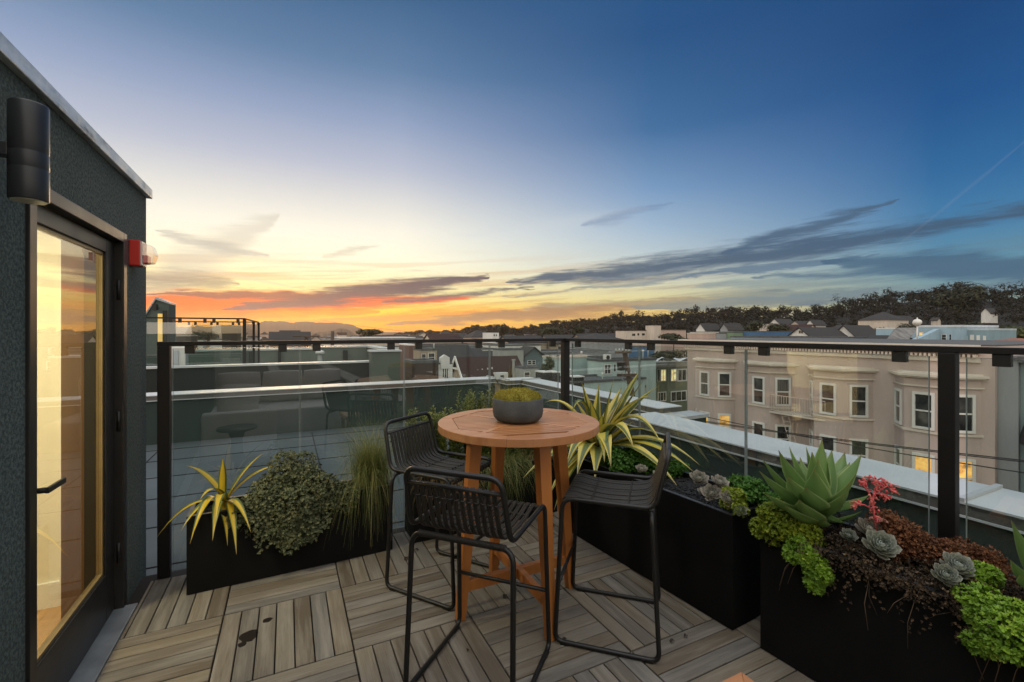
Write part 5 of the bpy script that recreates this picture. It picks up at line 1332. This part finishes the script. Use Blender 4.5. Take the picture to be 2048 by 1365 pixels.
# ---- houses seen through and over the glass, one by one
pn = M['pane']
house('house', 'dark brown shingled house left of the white false front', 824, 877, 727, 30, 2.5, B['brown'], B['greyroof'], wins=())
t_, v_, x0_, x1_, z_ = house('house', 'brown upper storey with small terrace behind the dark shingled house', 840, 874, 702, 34, 2, B['tan'], B['greyroof'], wins=((843, 852, 708, 724, pn), (856, 870, 706, 724, pn)))
t, v, x0, x1, z = house('house', 'white house with stepped false front and three narrow windows', 877, 905, 729, 31, 1.6, B['white'], B['greyroof'], wins=((885.5, 888.5, 736, 755, pn), (889.5, 892.5, 737, 756, pn), (893.5, 896, 738, 757, pn)), parapet_h=.2)
mb = MB(); a_, b_, c_ = PV(881, 716, v - .02), PV(899, 716, v - .02), PV(890, 710, v - .02)
mb.prism([(a_.x, v - .05, z - .3), (b_.x, v - .05, z - .3), (b_.x, v - .05, a_.z), (c_.x, v - .05, c_.z), (a_.x, v - .05, a_.z)], (0, .35, 0)); mb.build('false_front', B['white'], t)
# Victorian with the big red-brown roof: ridge across the view, its pointed gable end turned to the left
vt = thing('house', 'Victorian house with a huge red brown roof and white pointed gable', 'house', (19, 44.5, GZ))
gx, hx1, vn_, vf_ = 15.85, 22.4, 42.3, 46.9; vm_ = (vn_ + vf_) / 2; za, ze = -1.24, -3.45
mb = MB(); mb.box(gx, hx1, vn_ + .12, vf_ - .12, GZ, ze + .05); mb.prism([(gx, vn_ + .15, ze + .05), (gx, vf_ - .15, ze + .05), (gx, vm_, za - .12)], (.2, 0, 0)); mb.prism([(hx1 - .2, vn_ + .15, ze + .05), (hx1 - .2, vf_ - .15, ze + .05), (hx1 - .2, vm_, za - .12)], (.2, 0, 0)); mb.build('wall', B['tan'], vt)
mb = MB(); e_ = .22
mb.prism([(gx - .35, vn_ - .25, ze - e_), (gx - .35, vm_, za), (gx - .35, vm_, za + .12), (gx - .35, vn_ - .25, ze - e_ + .12)], (hx1 - gx + .6, 0, 0)); mb.prism([(gx - .35, vf_ + .25, ze - e_), (gx - .35, vm_, za), (gx - .35, vm_, za + .12), (gx - .35, vf_ + .25, ze - e_ + .12)], (hx1 - gx + .6, 0, 0))
rf = mb.build('roof', B['redroof'], vt)
mb = MB(); a_, b_, c_ = Vector((gx - .40, vn_ - .3, ze - .25)), Vector((gx - .40, vf_ + .3, ze - .25)), Vector((gx - .40, vm_, za + .12))
mb.beam(a_, c_, .34, .08, (-1, 0, 0)); mb.beam(b_, c_, .34, .081, (-1, 0, 0)); mb.beam(a_.lerp(c_, .55) + Vector((.05, 0, 0)), b_.lerp(c_, .55) + Vector((.05, 0, 0)), .2, .06, (-1, 0, 0)); mb.beam(a_.lerp(c_, .12) + Vector((.05, 0, 0)), b_.lerp(c_, .12) + Vector((.05, 0, 0)), .26, .06, (-1, 0, 0)); mb.build('bargeboard', B['white'], rf)
for yy in (43.5, 44.3, 45.1): window(vt, (gx, yy + .55, ze - 1.35), (0, -1, 0), (-1, 0, 0), .55, 1.1, B['white'], pn, 0)
for k, xx in enumerate((17.4, 17.9, 18.5, 19.0)):
    mb = MB(); zz = ze + 1.05 + .07 * k; mb.box(xx, xx + .10, vn_ + .95, vn_ + 1.05, zz - .2, zz + .02); mb.build('roof_vent', B['white'], rf)
mb = MB(); mb.box(19.0, 20.4, vn_ - .05, vn_ + 1.4, ze - .3, ze + .75); dm = mb.build('dormer', B['white'], vt); window(dm, (19.45, vn_ - .05, ze - .15), (1, 0, 0), (0, -1, 0), .55, .7, B['white'], pn, 0)
mb = MB(); mb.box(20.95, 21.15, vn_ - .1, vn_ + .1, ze - .6, za - .25); mb.box(20.9, 21.2, vn_ - .15, vn_ + .15, za - .248, za - .12); mb.build('chimney', B['shed'], vt)
house('house', 'long slate roofed house behind the white false front', 846, 952, 728, 62, 9, B['grey'], B['slate'], 'gable_u', 2.5)
house('house', 'lower slate roofed house just behind the red brown roof', 935, 1006, 717, 66, 11, B['grey'], B['slate'], 'gable_u', 1.1)
house('house', 'grey board clad flat topped house behind the right end of the red brown roof', 1003, 1047, 701, 64, 3, B['shed'], B['greyroof'])
house('house', 'teal house with white striped gable end beside the green tree', 1049, 1086, 712, 66, 3, B['teal'], B['slate'], 'gable_v', 1.15, wins=((1055, 1063, 721, 730, pn), (1064, 1071, 721, 730, pn)))
house('shed', 'small weathered grey shed below the teal house', 1046, 1077, 738, 40, 1.5, B['shed'], B['greyroof'], wins=((1048, 1060, 744, 760, M['drywin'] if 'drywin' in M else B['brown']),), cat='shed')
for k, (a, b) in enumerate(((1085, 1103), (1105, 1121))):
    c_ = P((a + b) / 2, 746, 21); w_ = (b - a) / F * 21 / 2
    t = thing('roof_planter', ('left' if k == 0 else 'right') + ' one of two dark white rimmed roof tubs left of the corner post', 'tub', (c_.x, c_.y, c_.z - 1), 'pair of dark roof tubs')
    mb = MB(); mb.box(c_.x - w_, c_.x + w_, c_.y, c_.y + .7, c_.z - 3, c_.z); mb.build('tub', B['slate'], t); mb = MB(); mb.box(c_.x - w_ - .02, c_.x + w_ + .02, c_.y - .02, c_.y + .72, c_.z + .002, c_.z + .05); mb.build('rim', B['white'], t)
# aqua block: long wall, stair shaft, recessed wing
t, v, x0, x1, z = house('apartment_building', 'pale aqua flat roofed building behind the utility pole', 1112, 1194, 716, 44, 2.5, B['aqua'], B['cream'], cat='building', parapet_h=.3)
house('apartment_building', 'pale aqua wing with white paired windows and an air conditioner on its roof', 1205, 1312, 722, 41, 2.2, B['aqua'], B['greyroof'], wins=((1208, 1222, 729, 749, pn, 1, 1), (1227, 1232, 729, 744, pn)), cat='building')
house('stair_shaft', 'darker aqua stair shaft with a small window between the aqua walls', 1193, 1206, 716.5, 42.6, 1.4, paint('dull_aqua', (.20, .29, .29)), B['greyroof'], wins=((1195, 1199.5, 729, 740, pn),), cat='building')
house('flat_roof_building', 'low pale roofed building in front of the aqua walls', 1118, 1290, 764, 36, 4, B['aqua'], B['greyroof'], cat='building')
c_ = P(1158, 755, 35); t = thing('roof_housing', 'dark roof housing with pale lid on the low pale roof', 'roof housing', tuple(c_))
mb = MB(); mb.box(c_.x - .45, c_.x + .45, c_.y, c_.y + .8, c_.z - 1.3, c_.z); mb.build('housing', B['slate'], t); mb = MB(); mb.box(c_.x - .5, c_.x + .5, c_.y - .05, c_.y + .85, c_.z + .002, c_.z + .08); mb.build('lid', B['white'], t)
c_ = P(1231, 714, 40.5); t = thing('air_conditioner', 'white fan unit on the roof of the aqua wing', 'air conditioner', tuple(c_))
mb = MB(); mb.box(c_.x - .3, c_.x + .3, c_.y + 1, c_.y + 1.4, c_.z - .45, c_.z + .15); mb.build('casing', B['white'], t); mb = MB(); mb.tube([(c_.x - .04, c_.y + .985, c_.z - .12), (c_.x - .04, c_.y + .998, c_.z - .12)], .2, 16); mb.build('fan_grille', B['slate'], t)
house('low_house', 'pinkish low wing beneath the crossarm of the pole', 1272, 1292, 776, 38, 1.2, B['pink'], B['greyroof'], cat='house')
house('apartment_building', 'olive green house with lit upper windows beside the mauve block', 1309, 1378, 734, 52, 2., B['olive'], paint('grey_cornice', (.33, .33, .30)), cat='building', parapet_h=1.1,
      wins=((1315, 1320, 739, 763, pn, 0, 0), (1321, 1332, 739, 763, M['litpale'], 0, 1), (1341, 1353, 738, 763, M['litpale'], 0, 1), (1354, 1373, 738, 763, pn, 0, 1), (1315, 1332, 784, 803, pn, 0, 2), (1341, 1373, 782, 803, pn, 0, 2)))
house('house', 'deep blue house just above the white wavy roof', 1283, 1309, 695, 72, 3, B['deepblue'], B['greyroof'])
c_ = P(1322, 719, 46); t = thing('tarpaulin', 'crumpled white sheet spread over the roof right of the pole', 'sheet', tuple(c_)); mb = MB()
rows = []
for i in range(5):
    rows.append([PV(1272 + j * 8.6, 719, c_.y + i * 1.0) * 1 + Vector((0, 0, .16 * math.sin(j * 1.1 + i * .8) + .10 * math.sin(j * 2.3))) for j in range(13)])
z0 = rows[0][0].z
mb.grid([[Vector((p.x, p.y, z0 + (p.z - z0) * 1.0)) for p in r] for r in rows], uvs=False); mb.build('sheet', M['cap'], t)
# above the rail
house('house', 'cream flat roofed house with four dark windows above the railing', 1252, 1308, 662, 115, 4, B['cream'], B['redroof'], wins=((1263, 1271, 667, 673, pn, 0), (1274, 1279, 666.5, 672, pn, 0), (1283, 1290, 666.5, 672, pn, 0), (1294, 1300, 666.5, 672, pn, 0)))
house('house', 'cream stair tower joined to the four windowed house', 1308, 1322, 653, 114, 3, B['cream'], B['cream'])
house('house', 'pinkish grey row with a glowing porch lamp right of the cream tower', 1322, 1372, 661, 122, 4, B['pink'], B['greyroof'], wins=((1323, 1327, 668, 673, M['lit'], 0),))
house('house', 'salmon fronted low building right of the dark round tree', 1374, 1416, 668, 105, 12, B['pink'], B['cream'])
house('house', 'grey low building between the salmon and green fronts', 1416, 1438, 668, 104, 12, B['grey'], B['greyroof'])
house('house', 'soft green low building left of the deep blue one', 1438, 1466, 666, 104, 12, B['green'], B['greyroof'])
house('house', 'deep blue low building with roof pipes', 1467, 1522, 664, 103, 12, B['deepblue'], B['greyroof'])
house('house', 'long pale grey flat roof running just above the rail', 1462, 1642, 676, 70, 12, B['blue'], B['greyroof'])
house('house', 'white gabled house with a dark attic window above the rail', 1574, 1624, 676, 88, 12, B['white'], B['slate'], 'gable_v', 1.9, wins=((1597, 1607, 661, 668, pn, 0, 1),))
house('house', 'dark slate roofed house right of the white gable', 1610, 1680, 675, 96, 10, B['white'], B['slate'], 'gable_u', 1.9)
house('house', 'second dark slate roof behind the pale flat front', 1664, 1712, 674, 92, 9, B['white'], B['slate'], 'gable_v', 2.2)
house('house', 'pale grey flat front with two small openings above the rail', 1650, 1736, 677, 75, 9, B['white'], B['greyroof'], wins=((1694, 1699, 680, 683, pn, 0), (1706, 1711, 680, 683, pn, 0)))
house('house', 'low dark slate roof left of the steep weathered roof', 1722, 1782, 686, 66, 7, B['grey'], B['slate'], 'gable_u', .9)
house('house', 'pale blue box with white corner trim left of the steep weathered roof', 1752, 1788, 658, 82, 8, B['blue'], B['white'])
# steep weathered roof beside the blue Victorian
t = thing('house', 'steep weathered grey roof with pale blue side wall', 'house', tuple(P(1805, 690, 60).xy) + (GZ,)); v = P(1805, 690, 60).y; q = lambda px, py, dv=0: PV(px, py, v + dv)
a_, b_, c_, d_ = q(1764, 692, -.5), q(1810, 690, -.5), q(1836, 657, 2), q(1792, 656, 2)
mb = MB(); mb.poly([a_, b_, c_, d_]); mb.poly([Vector((p.x, p.y + .2, p.z - .2)) for p in (d_, c_, b_, a_)]); mb.build('roof', surf('weathered_patchy_roof', (.19, .185, .18), .9, .6, 1.2, .4, 12), t)
mb = MB(); mb.prism([b_ + Vector((.05, .1, -6)), Vector((c_.x + .05, b_.y + .1, b_.z - 6)), Vector((c_.x + .05, b_.y + .1, c_.z - .1)), b_ + Vector((.05, .1, -.1))], (0, .6, 0)); mb.build('wall', B['blue'], t)
house('house', 'pale blue Victorian with a glowing doorway and white trimmed bay', 1836, 1922, 655, 64, 12, B['blue'], paint('pale_roof_edge', (.50, .54, .58)), wins=((1838, 1847, 665, 677, M['lit'], 0, 0), (1849, 1853, 668, 684, M['lit'], 1, 0), (1855, 1864, 666, 686, M['litcool'] if 'litcool' in M else pn, 1, 0), (1883, 1893, 669, 682, pn, 1, 0), (1898, 1903, 669, 682, pn, 1, 0)), parapet_h=.6)
house('house', 'teal grey facade with arched pale windows beside the blue Victorian', 1924, 1978, 661, 62, 9, paint('teal_grey_siding', (.20, .29, .33)), paint('pale_cornice', (.42, .47, .50)), wins=((1928, 1935, 672, 688, B['white'], 0), (1940, 1948, 670, 688, B['white'], 0), (1953, 1960, 671, 688, B['white'], 0), (1966, 1972, 672, 688, B['white'], 0)), parapet_h=.5)
house('house', 'terracotta hip roof above the rail at the right', 1912, 2080, 693, 44, 10, B['tan'], B['tile'], 'hip', .75, eave=.5)
c_ = P(1834.5, 645, 56); t = thing('roof_ventilator', 'white globe ventilator on a thin stem beside the weathered roof', 'ventilator', tuple(c_))
mb = MB(); mb.lathe([(.02, -.50), (.2, -.42), (.44, -.16), (.47, .02), (.38, .24), (.2, .36), (.08, .40), (.06, .52), (.02, .6)], tuple(c_), 20); mb.build('globe', B['white'], t); mb = MB(); mb.tube([c_ + Vector((0, 0, -2.5)), c_ + Vector((0, 0, -.49))], .09, 8); mb.build('stem', B['white'], t)
house('house', 'long grey roofed hillside house with pale walls among dark trees', 1716, 1778, 641, 170, 14, B['cream'], B['slate'], 'hip', 3.2)
house('house', 'small gabled hillside house right of the long grey roof', 1776, 1800, 645, 172, 12, B['cream'], B['slate'], 'gable_v', 2.4)
house('house', 'white peaked cottage high among the trees at the right', 1962, 1980, 626, 200, 8, B['white'], B['slate'], 'gable_v', 2.0)
house('house', 'white peaked cottage peeping out of the hillside wood', 1536, 1562, 650, 190, 10, B['white'], B['slate'], 'gable_v', 2.4)
house('house', 'pale cream block half hidden left of the peaked cottage', 1515, 1533, 649, 175, 9, B['cream'], B['greyroof'])
house('house', 'pale peaked house below the wood, between the cottage and the white gable', 1578, 1602, 652, 185, 9, B['cream'], B['slate'], 'gable_v', 1.8)
house('house', 'pale peaked house third along the foot of the wood, below the brown tree line', 1612, 1628, 650, 182, 8, B['white'], B['slate'], 'gable_v', 1.8)
house('house', 'small grey gabled house above the soft green low building', 1440, 1456, 659, 160, 8, B['grey'], B['slate'], 'gable_v', 2.0)
house('house', 'small white gabled house above the salmon fronted low building', 1392, 1410, 660, 165, 8, B['white'], B['slate'], 'gable_v', 2.2)
house('house', 'tiny cream cottage low in the wood, right of the globe ventilator', 1862, 1874, 641, 175, 3, B['cream'], B['slate'], 'gable_u', .9)
house('house', 'white flat topped house left of the centre, above the rail', 984, 998, 666, 150, 8, B['white'], B['greyroof'], wins=((987, 990, 669, 673, pn, 0), (991.5, 994, 669, 673, pn, 0)))
house('house', 'broad dark hip roof with skylights left of the cream house', 1196, 1258, 683, 90, 12, B['grey'], B['slate'], 'hip', 1.6)
house('house', 'long dark roofed shed on the left seen through the distant rail', 444, 475, 669, 120, 10, B['brown'], B['slate'])
house('house', 'small dark flat roofed block low on the left of the distant rail', 352, 382, 673, 110, 9, B['brown'], B['cream'])
house('apartment_building', 'far pale stepped block in front of the sunset hill', 556, 620, 672, 170, 14, B['cream'], B['cream'], cat='building')
house('apartment_building', 'upper step of the far pale block, a white gleam on top', 578, 590, 668, 172, 8, B['cream'], B['white'], cat='building')
house('warehouse', 'long flat grey warehouse roof behind the centre left of the rail', 680, 830, 677, 105, 14, B['grey'], B['white'], cat='building')
house('warehouse', 'pale fronted low building under the long grey roof', 655, 800, 687, 75, 8, B['cream'], B['greyroof'], cat='building', wins=((684, 700, 690, 694, pn, 0), (720, 736, 690, 694, pn, 0)))
house('house', 'red brown end wall above the dark shingled house', 818, 830, 692, 60, 6, paint('brick_red', (.13, .065, .05)), B['white'])
for (px, y0, y1, D, h) in ((612, 672, 720, 60, .35), (665, 663, 720, 38, .22), (527, 674, 720, 70, .3)):
    a_, b_ = P(px, y1, D), P(px, y0, D); t = thing('utility_pole', {612: 'distant utility pole with a wide crossarm left of centre', 665: 'stout dark post standing up behind the rail left of centre', 527: 'small utility pole beside the distant glass rail'}[px], 'utility pole', tuple(a_))
    mb = MB(); mb.tube([a_ - Vector((0, 0, 6)), b_], h * .8, 8, r2=h * .6); mb.build('pole', PW, t)
    if px != 665:
        for dz in ((0, .9) if px == 612 else (.5,)): mb = MB(); mb.beam(b_ + Vector((-1.6, -.3, -dz - .1)), b_ + Vector((1.6, -.3, -dz - .1)), .15, .18); mb.build('crossarm', PW, t)

# ---- the rest of the town, house by house, farther and smaller
rng = random.Random(21)
KIND = [('tiny grey house in the distant rooftops, flat roofed', 'grey', 'greyroof', 'flat'), ('tiny pale house in the distant rooftops, flat roofed', 'white', 'greyroof', 'flat'), ('tiny cream house in the distant rooftops with dark gable', 'cream', 'slate', 'gable_v'), ('tiny dark roofed house in the distance, ridge across the view', 'tan', 'slate', 'gable_u'), ('tiny brown roofed house in the distance, ridge across the view', 'cream', 'redroof', 'gable_u'), ('tiny hip roofed house in the distant rooftops', 'pink', 'slate', 'hip')]
def filler(px0, px1, D, y_, step, dz=1.6):
    px = px0
    while px < px1:
        w_ = rng.uniform(6.5, 12) / D * F; k = rng.randrange(6) if rng.random() < .75 else rng.randrange(2)
        lab, wm, rm, rt = KIND[k]; d = D * rng.uniform(.93, 1.07); yy = y_ + rng.uniform(-.5, .9) * dz / D * F
        wn = [(px + w_ * .2, px + w_ * .38, yy + .8 / D * F, yy + 2.2 / D * F, pn if rng.random() > .06 else M['lit'], 0), (px + w_ * .6, px + w_ * .78, yy + .8 / D * F, yy + 2.2 / D * F, pn, 0)] if D < 190 else ()
        house('house', lab, px, px + w_, yy, d, rng.uniform(7, 11), B[wm], B[rm], rt, rng.uniform(1.6, 2.8), wn, group='small houses of the far town')
        px += w_ * rng.uniform(1.0, step)
for a in ((540, 1120, 76, 703, 1.25), (540, 760, 100, 690, 1.3), (800, 1130, 80, 694, 1.2), (350, 760, 170, 681, 1.5), (760, 1260, 125, 685, 1.3), (770, 1250, 180, 678, 1.4), (340, 1250, 260, 674.5, 1.7), (520, 1250, 400, 671, 1.9), (1380, 1800, 140, 668, 1.7), (1130, 1380, 150, 678, 1.4)): filler(*a)

# small fittings on the nearer roofs
for px, py, D, h, r_, lab in ((1163, 716, 46, .5, .07, 'short pale vent pipe on the left end of the aqua roof'), (1286, 716, 43, .6, .06, 'thin pale vent pipe left of the crumpled white sheet'), (1296, 714, 43.5, .8, .05, 'taller thin pipe beside the short vent left of the white sheet'), (640, 727, 17.5, .35, .09, 'stubby vent pipe on the neighbouring roof behind the dark parapet'), (1205, 764, 37, .6, .05, 'thin pipe standing on the low pale roof'), (1140, 764, 37, .9, .05, 'tall thin pipe at the left end of the low pale roof'), (868, 700, 35, .6, .06, 'pipe on the brown upper storey roof')):
    b = P(px, py, D); t = thing('vent_pipe', lab, 'vent pipe', tuple(b)); m_ = MB(); m_.tube([b - Vector((0, 0, .3)), b + Vector((0, 0, h))], r_, 10); m_.build('pipe', B['shed'], t)
    m_ = MB(); m_.lathe([(r_ * 1.1, 0), (r_ * 1.9, .03), (r_ * 1.6, .12), (r_ * .4, .16)], (b.x, b.y, b.z + h + .002), 10); m_.build('cap', B['white'], t)
    q = PU(pa, 700, FX_ - .06); m_ = MB(); m_.tube([(FX_ - .06, q.y, z0), (FX_ - .06, q.y, .15)], .05, 8); m_.build('drainpipe', B['beigetrim'], apt)

# ================================================================== HILLS, TREES, AIR
SKY_ = [(700, 674), (780, 670), (811, 664), (858, 661), (920, 659), (944, 651), (991, 648), (1014, 649), (1030, 656), (1053, 653), (1080, 646), (1103, 643), (1142, 640), (1170, 637), (1205, 631), (1244, 629), (1299, 626), (1361, 622), (1444, 613), (1528, 613), (1595, 618), (1649, 610), (1696, 597), (1746, 587), (1830, 578), (1897, 566), (1948, 569), (1975, 576), (2015, 570), (2048, 568), (2300, 548), (2700, 520)]
DST = [(700, 1000), (900, 800), (1000, 650), (1250, 480), (1500, 400), (1700, 330), (2048, 280), (2700, 240)]
def interp(tb, x):
    for (a, b), (c, d) in zip(tb, tb[1:]):
        if x <= c: return b + (d - b) * max(0, x - a) / (c - a)
    return tb[-1][1]
TRH = 10.5
def ridge(px):
    D = interp(DST, px); p = P(px, interp(SKY_, px), D); p.z -= TRH * (.85 if D < 500 else .75); return p, D
def hillpt(px, t):
    p, D = ridge(px); k = .40 + .60 * t; z = GZ + (p.z - GZ) * (max(0, min(1, t)) ** 1.15)
    if t > 1: z = p.z - (t - 1) * 60
    return Vector((p.x * k, p.y * k, z))
pxs = list(range(700, 2720, 20)); ts = [-.1, 0, .15, .3, .45, .6, .75, .9, 1.0, 1.15, 1.6]
mb = MB(); rows = [[hillpt(px, t) + (Vector((0, 0, -.6)) if t <= 0 else Vector((0, 0, 0))) for px in pxs] for t in ts]; mb.grid(rows, uvs=False)
tag(mb.build('hill', surf('hillside_earth', (.016, .013, .008), .95, .5, .05)), kind='structure')
M['wood'] = leafmat('hillside_foliage', (.024, .020, .011), (.030, .025, .0135), (.038, .031, .016), .9, .35)
M['crown'] = leafmat('dark_tree_foliage', (.022, .024, .011), (.045, .046, .018), (.075, .068, .027), .7, .15)
M['crown2'] = leafmat('green_tree_foliage', (.030, .042, .012), (.07, .085, .022), (.12, .12, .035), .7, .2)
M['bark'] = surf('tree_bark', (.05, .038, .028), .9)
rt3 = random.Random(5)
def crown(mb, c, rx, rz, n, q, lobes=5):
    """leaf-clump quads spread through a few uneven lobes"""
    ls = []
    for _ in range(lobes):
        an = rt3.uniform(0, 6.28); r_ = rt3.uniform(.1, .65)
        ls.append((Vector(c) + Vector((math.cos(an) * rx * r_, math.sin(an) * rx * r_, rt3.uniform(-.5, .55) * rz)), rt3.uniform(.35, .62), rt3.uniform(-.2, .25)))
    for _ in range(n):
        cc, s_, sh = rt3.choice(ls)
        d = Vector((rt3.gauss(0, 1), rt3.gauss(0, 1), rt3.gauss(0, 1))).normalized() * rt3.uniform(.45, 1.08)
        p = cc + Vector((d.x * rx * s_, d.y * rx * s_, d.z * rz * s_ * .9))
        nrm = (d.normalized() * .8 + Vector((rt3.uniform(-.4, .4), rt3.uniform(-.4, .4), rt3.uniform(.35, 1.05)))).normalized()
        o = nrm.orthogonal().normalized(); o = Matrix.Rotation(rt3.uniform(0, 6.28), 3, nrm) @ o; b = nrm.cross(o); e = q * rt3.uniform(.5, 1.2)
        mb.poly([p - o * e, p - b * e * .45, p + o * e * .9, p + b * e * .5], None, min(1, max(0, .45 + sh + rt3.uniform(-.35, .35))))
CLEAR = [(1955, 1985, 200), (1530, 1566, 190), (1710, 1806, 174), (1510, 1538, 178), (1574, 1632, 186), (1856, 1884, 178)]
mb = MB()
for t in (.12, .25, .38, .5, .62, .74, .86, .95, 1.0, 1.06):
    px = 860.0 if t < .9 else 790.0
    while px < 2680:
        p, D = ridge(px); step = 8.2 / (D * (.4 + .6 * t)) * F * rt3.uniform(.6, 1.25)
        if px > 2120: step *= 2
        q = hillpt(px + rt3.uniform(-.3, .3) * step, t + rt3.uniform(-.04, .04)); px += step
        if t < .3 and rt3.random() < .35: continue
        qx = CX + F * (q.x * CS - q.y * SN) / (q.x * SN + q.y * CS); qd_ = q.x * SN + q.y * CS
        if any(a - 4 < qx < b + 4 and d * .6 < qd_ < d * 1.03 for a, b, d in CLEAR): continue
        h = TRH * rt3.uniform(.65, 1.3) * (1.25 if rt3.random() < .1 else 1) * (.8 if D > 500 else 1); rx = rt3.uniform(3.2, 5.4)
        far = D * (.4 + .6 * t)
        crown(mb, q + Vector((0, 0, h * .55)), rx * 1.5, h * .44, 165 if px < 2100 else 28, .42 + far / 620, 6)
        if t > .9: mb.tube([q - Vector((0, 0, 1)), q + Vector((0, 0, h * .6))], .22, 3, a=.05)
tag(mb.build('forest', M['wood']), kind='stuff')
def tree(label, px, ytop, ybot, wpx, D, mat, n=500, q=.35, flat=False, name='tree', trunk=True):
    c = P(px, ytop, D); b = P(px, ybot, D); h = c.z - b.z; rx = wpx / F * D / 2
    t = thing(name, label, 'tree', tuple(b))
    m_ = MB(); crown(m_, (b.x, b.y, b.z + h * (.62 if not flat else .74)), rx, h * (.42 if not flat else .3), n, q, 9); m_.build('crown', mat, t)
    m_ = MB(); m_.tube([b - Vector((0, 0, 4)), b + Vector((.1, 0, h * .35)), b + Vector((0, .1, h * .62))], h * .045, 8, r2=h * .02)
    for k in range(5):
        an = k * 1.3; m_.tube([b + Vector((0, 0, h * (.3 + .05 * k))), b + Vector((math.cos(an) * rx * .35, math.sin(an) * rx * .35, h * (.5 + .04 * k))), b + Vector((math.cos(an) * rx * .7, math.sin(an) * rx * .7, h * .72))], h * .018, 6, r2=h * .006)
    m_.build('trunk', M['bark'], t)
tree('leafy green tree left of the corner post, behind the dark roof tubs', 1102, 703, 760, 46, 44, M['crown2'], 1500, .17)
tree('broad flat topped dark tree against the sunset', 738, 658, 690, 58, 180, M['crown'], 900, .7, True)
tree('low spreading dark tree in front of the pinkish row', 1347, 667, 690, 66, 98, M['crown'], 1000, .38)
tree('dark round tree left of the peaked cottage', 1500, 641, 676, 54, 165, M['crown'], 900, .55)
tree('dark tree between the two white gabled houses', 1556, 648, 682, 44, 140, M['crown'], 800, .5)
tree('great dark cypress standing out on the skyline at the right', 1918, 566, 660, 105, 225, M['crown'], 2600, .9)
tree('olive green tree at the far right above the terracotta roof', 2018, 640, 700, 84, 118, M['crown2'], 1500, .5)
tree('dark tree behind the globe ventilator', 1812, 642, 690, 60, 130, M['crown'], 1000, .5)
tree('brownish tree below the long grey roofed hillside house', 1742, 655, 692, 50, 120, M['crown2'], 800, .45)
tree('round dark tree on the ridge above the white flat topped house', 1010, 648, 682, 34, 380, M['crown'], 700, 1.3)
tree('dark cypress standing above the railing right of the corner post', 1155, 647, 690, 30, 150, M['crown'], 700, .5)
tree('spreading dark tree above the rail left of the corner post', 1105, 651, 690, 66, 210, M['crown'], 900, .7, True)
tree('dark hedge like tree behind the olive house, below the rail', 1342, 694, 735, 84, 66, M['crown'], 1300, .3)
tree('dark tree in the middle of the hillside wood at the right', 1960, 642, 690, 60, 150, M['crown'], 1000, .6)
tree('lone thin topped tree breaking the skyline right of the corner post', 1242, 621, 650, 12, 470, M['crown'], 160, 1.4, True)
tree('small dark tree before the sunset hill, left of the distant warehouse', 395, 663, 690, 44, 240, M['crown'], 500, .9)
tree('bushy dark tree beside the long dark shed on the left', 425, 663, 692, 34, 250, M['crown'], 500, .9)

# the far hills toward the sunset
def farhill(name, pts, D, back, matn):
    mb = MB(); xs = []
    for (a, b), (c, d) in zip(pts, pts[1:]):
        for k in range(10): xs.append((a + (c - a) * k / 10, b + (d - b) * k / 10))
    xs.append(pts[-1]); r0, r1_, r2_, r3_ = [], [], [], []
    for k, (px, py) in enumerate(xs):
        j = rt3.uniform(-.9, .5) + .7 * math.sin(k * .9) * math.sin(k * .37)
        p = P(px, py + j, D); r1_.append(p); r0.append(Vector((p.x * .8, p.y * .8, GZ - .5))); r2_.append(Vector((p.x * .92, p.y * .92, GZ + (p.z - GZ) * .55 + rt3.uniform(-2, 2)))); r3_.append(Vector((p.x * (1 + back), p.y * (1 + back), GZ - 2)))
    mb.grid([r0, r2_, r1_, r3_], uvs=False); tag(mb.build(name, matn), kind='structure')
FH = surf('far_hill_scrub', (.045, .042, .028), .95, .4, .01)
farhill('far_hills', [(120, 668), (240, 658), (338, 653), (372, 655), (395, 652.5), (418, 655), (440, 650.5), (485, 652.5), (505, 650), (516, 647), (531, 642.5), (562, 643), (586, 646), (606, 643), (633, 645.5), (672, 646), (703, 650), (723, 658), (740, 666), (760, 674)], 2600, .25, FH)
farhill('middle_hills', [(590, 674), (606, 670), (625, 666.5), (640, 664), (658, 663), (676, 658), (688, 657.5), (700, 662), (709, 668), (722, 674)], 1300, .2, FH)
farhill('horizon_hills', [(700, 668), (800, 666), (900, 664), (1000, 662), (1100, 664), (1300, 664), (1600, 664)], 3000, .1, FH)

# air
HZ = dict(density=.00014)
mb = MB(); mb.box(-3300, 3300, -150, 3350, GZ - 1, 95)
hm, hnt, hb_ = nodes('evening_haze'); hnt.nodes.remove(hb_)
pv = N(hnt, 'ShaderNodeVolumePrincipled'); pv.inputs['Color'].default_value = (1.0, .80, .66, 1); pv.inputs['Density'].default_value = HZ['density']; pv.inputs['Anisotropy'].default_value = .72
hnt.links.new(pv.outputs[0], hnt.nodes['Material Output'].inputs['Volume'])
tag(mb.build('haze', hm), kind='stuff')
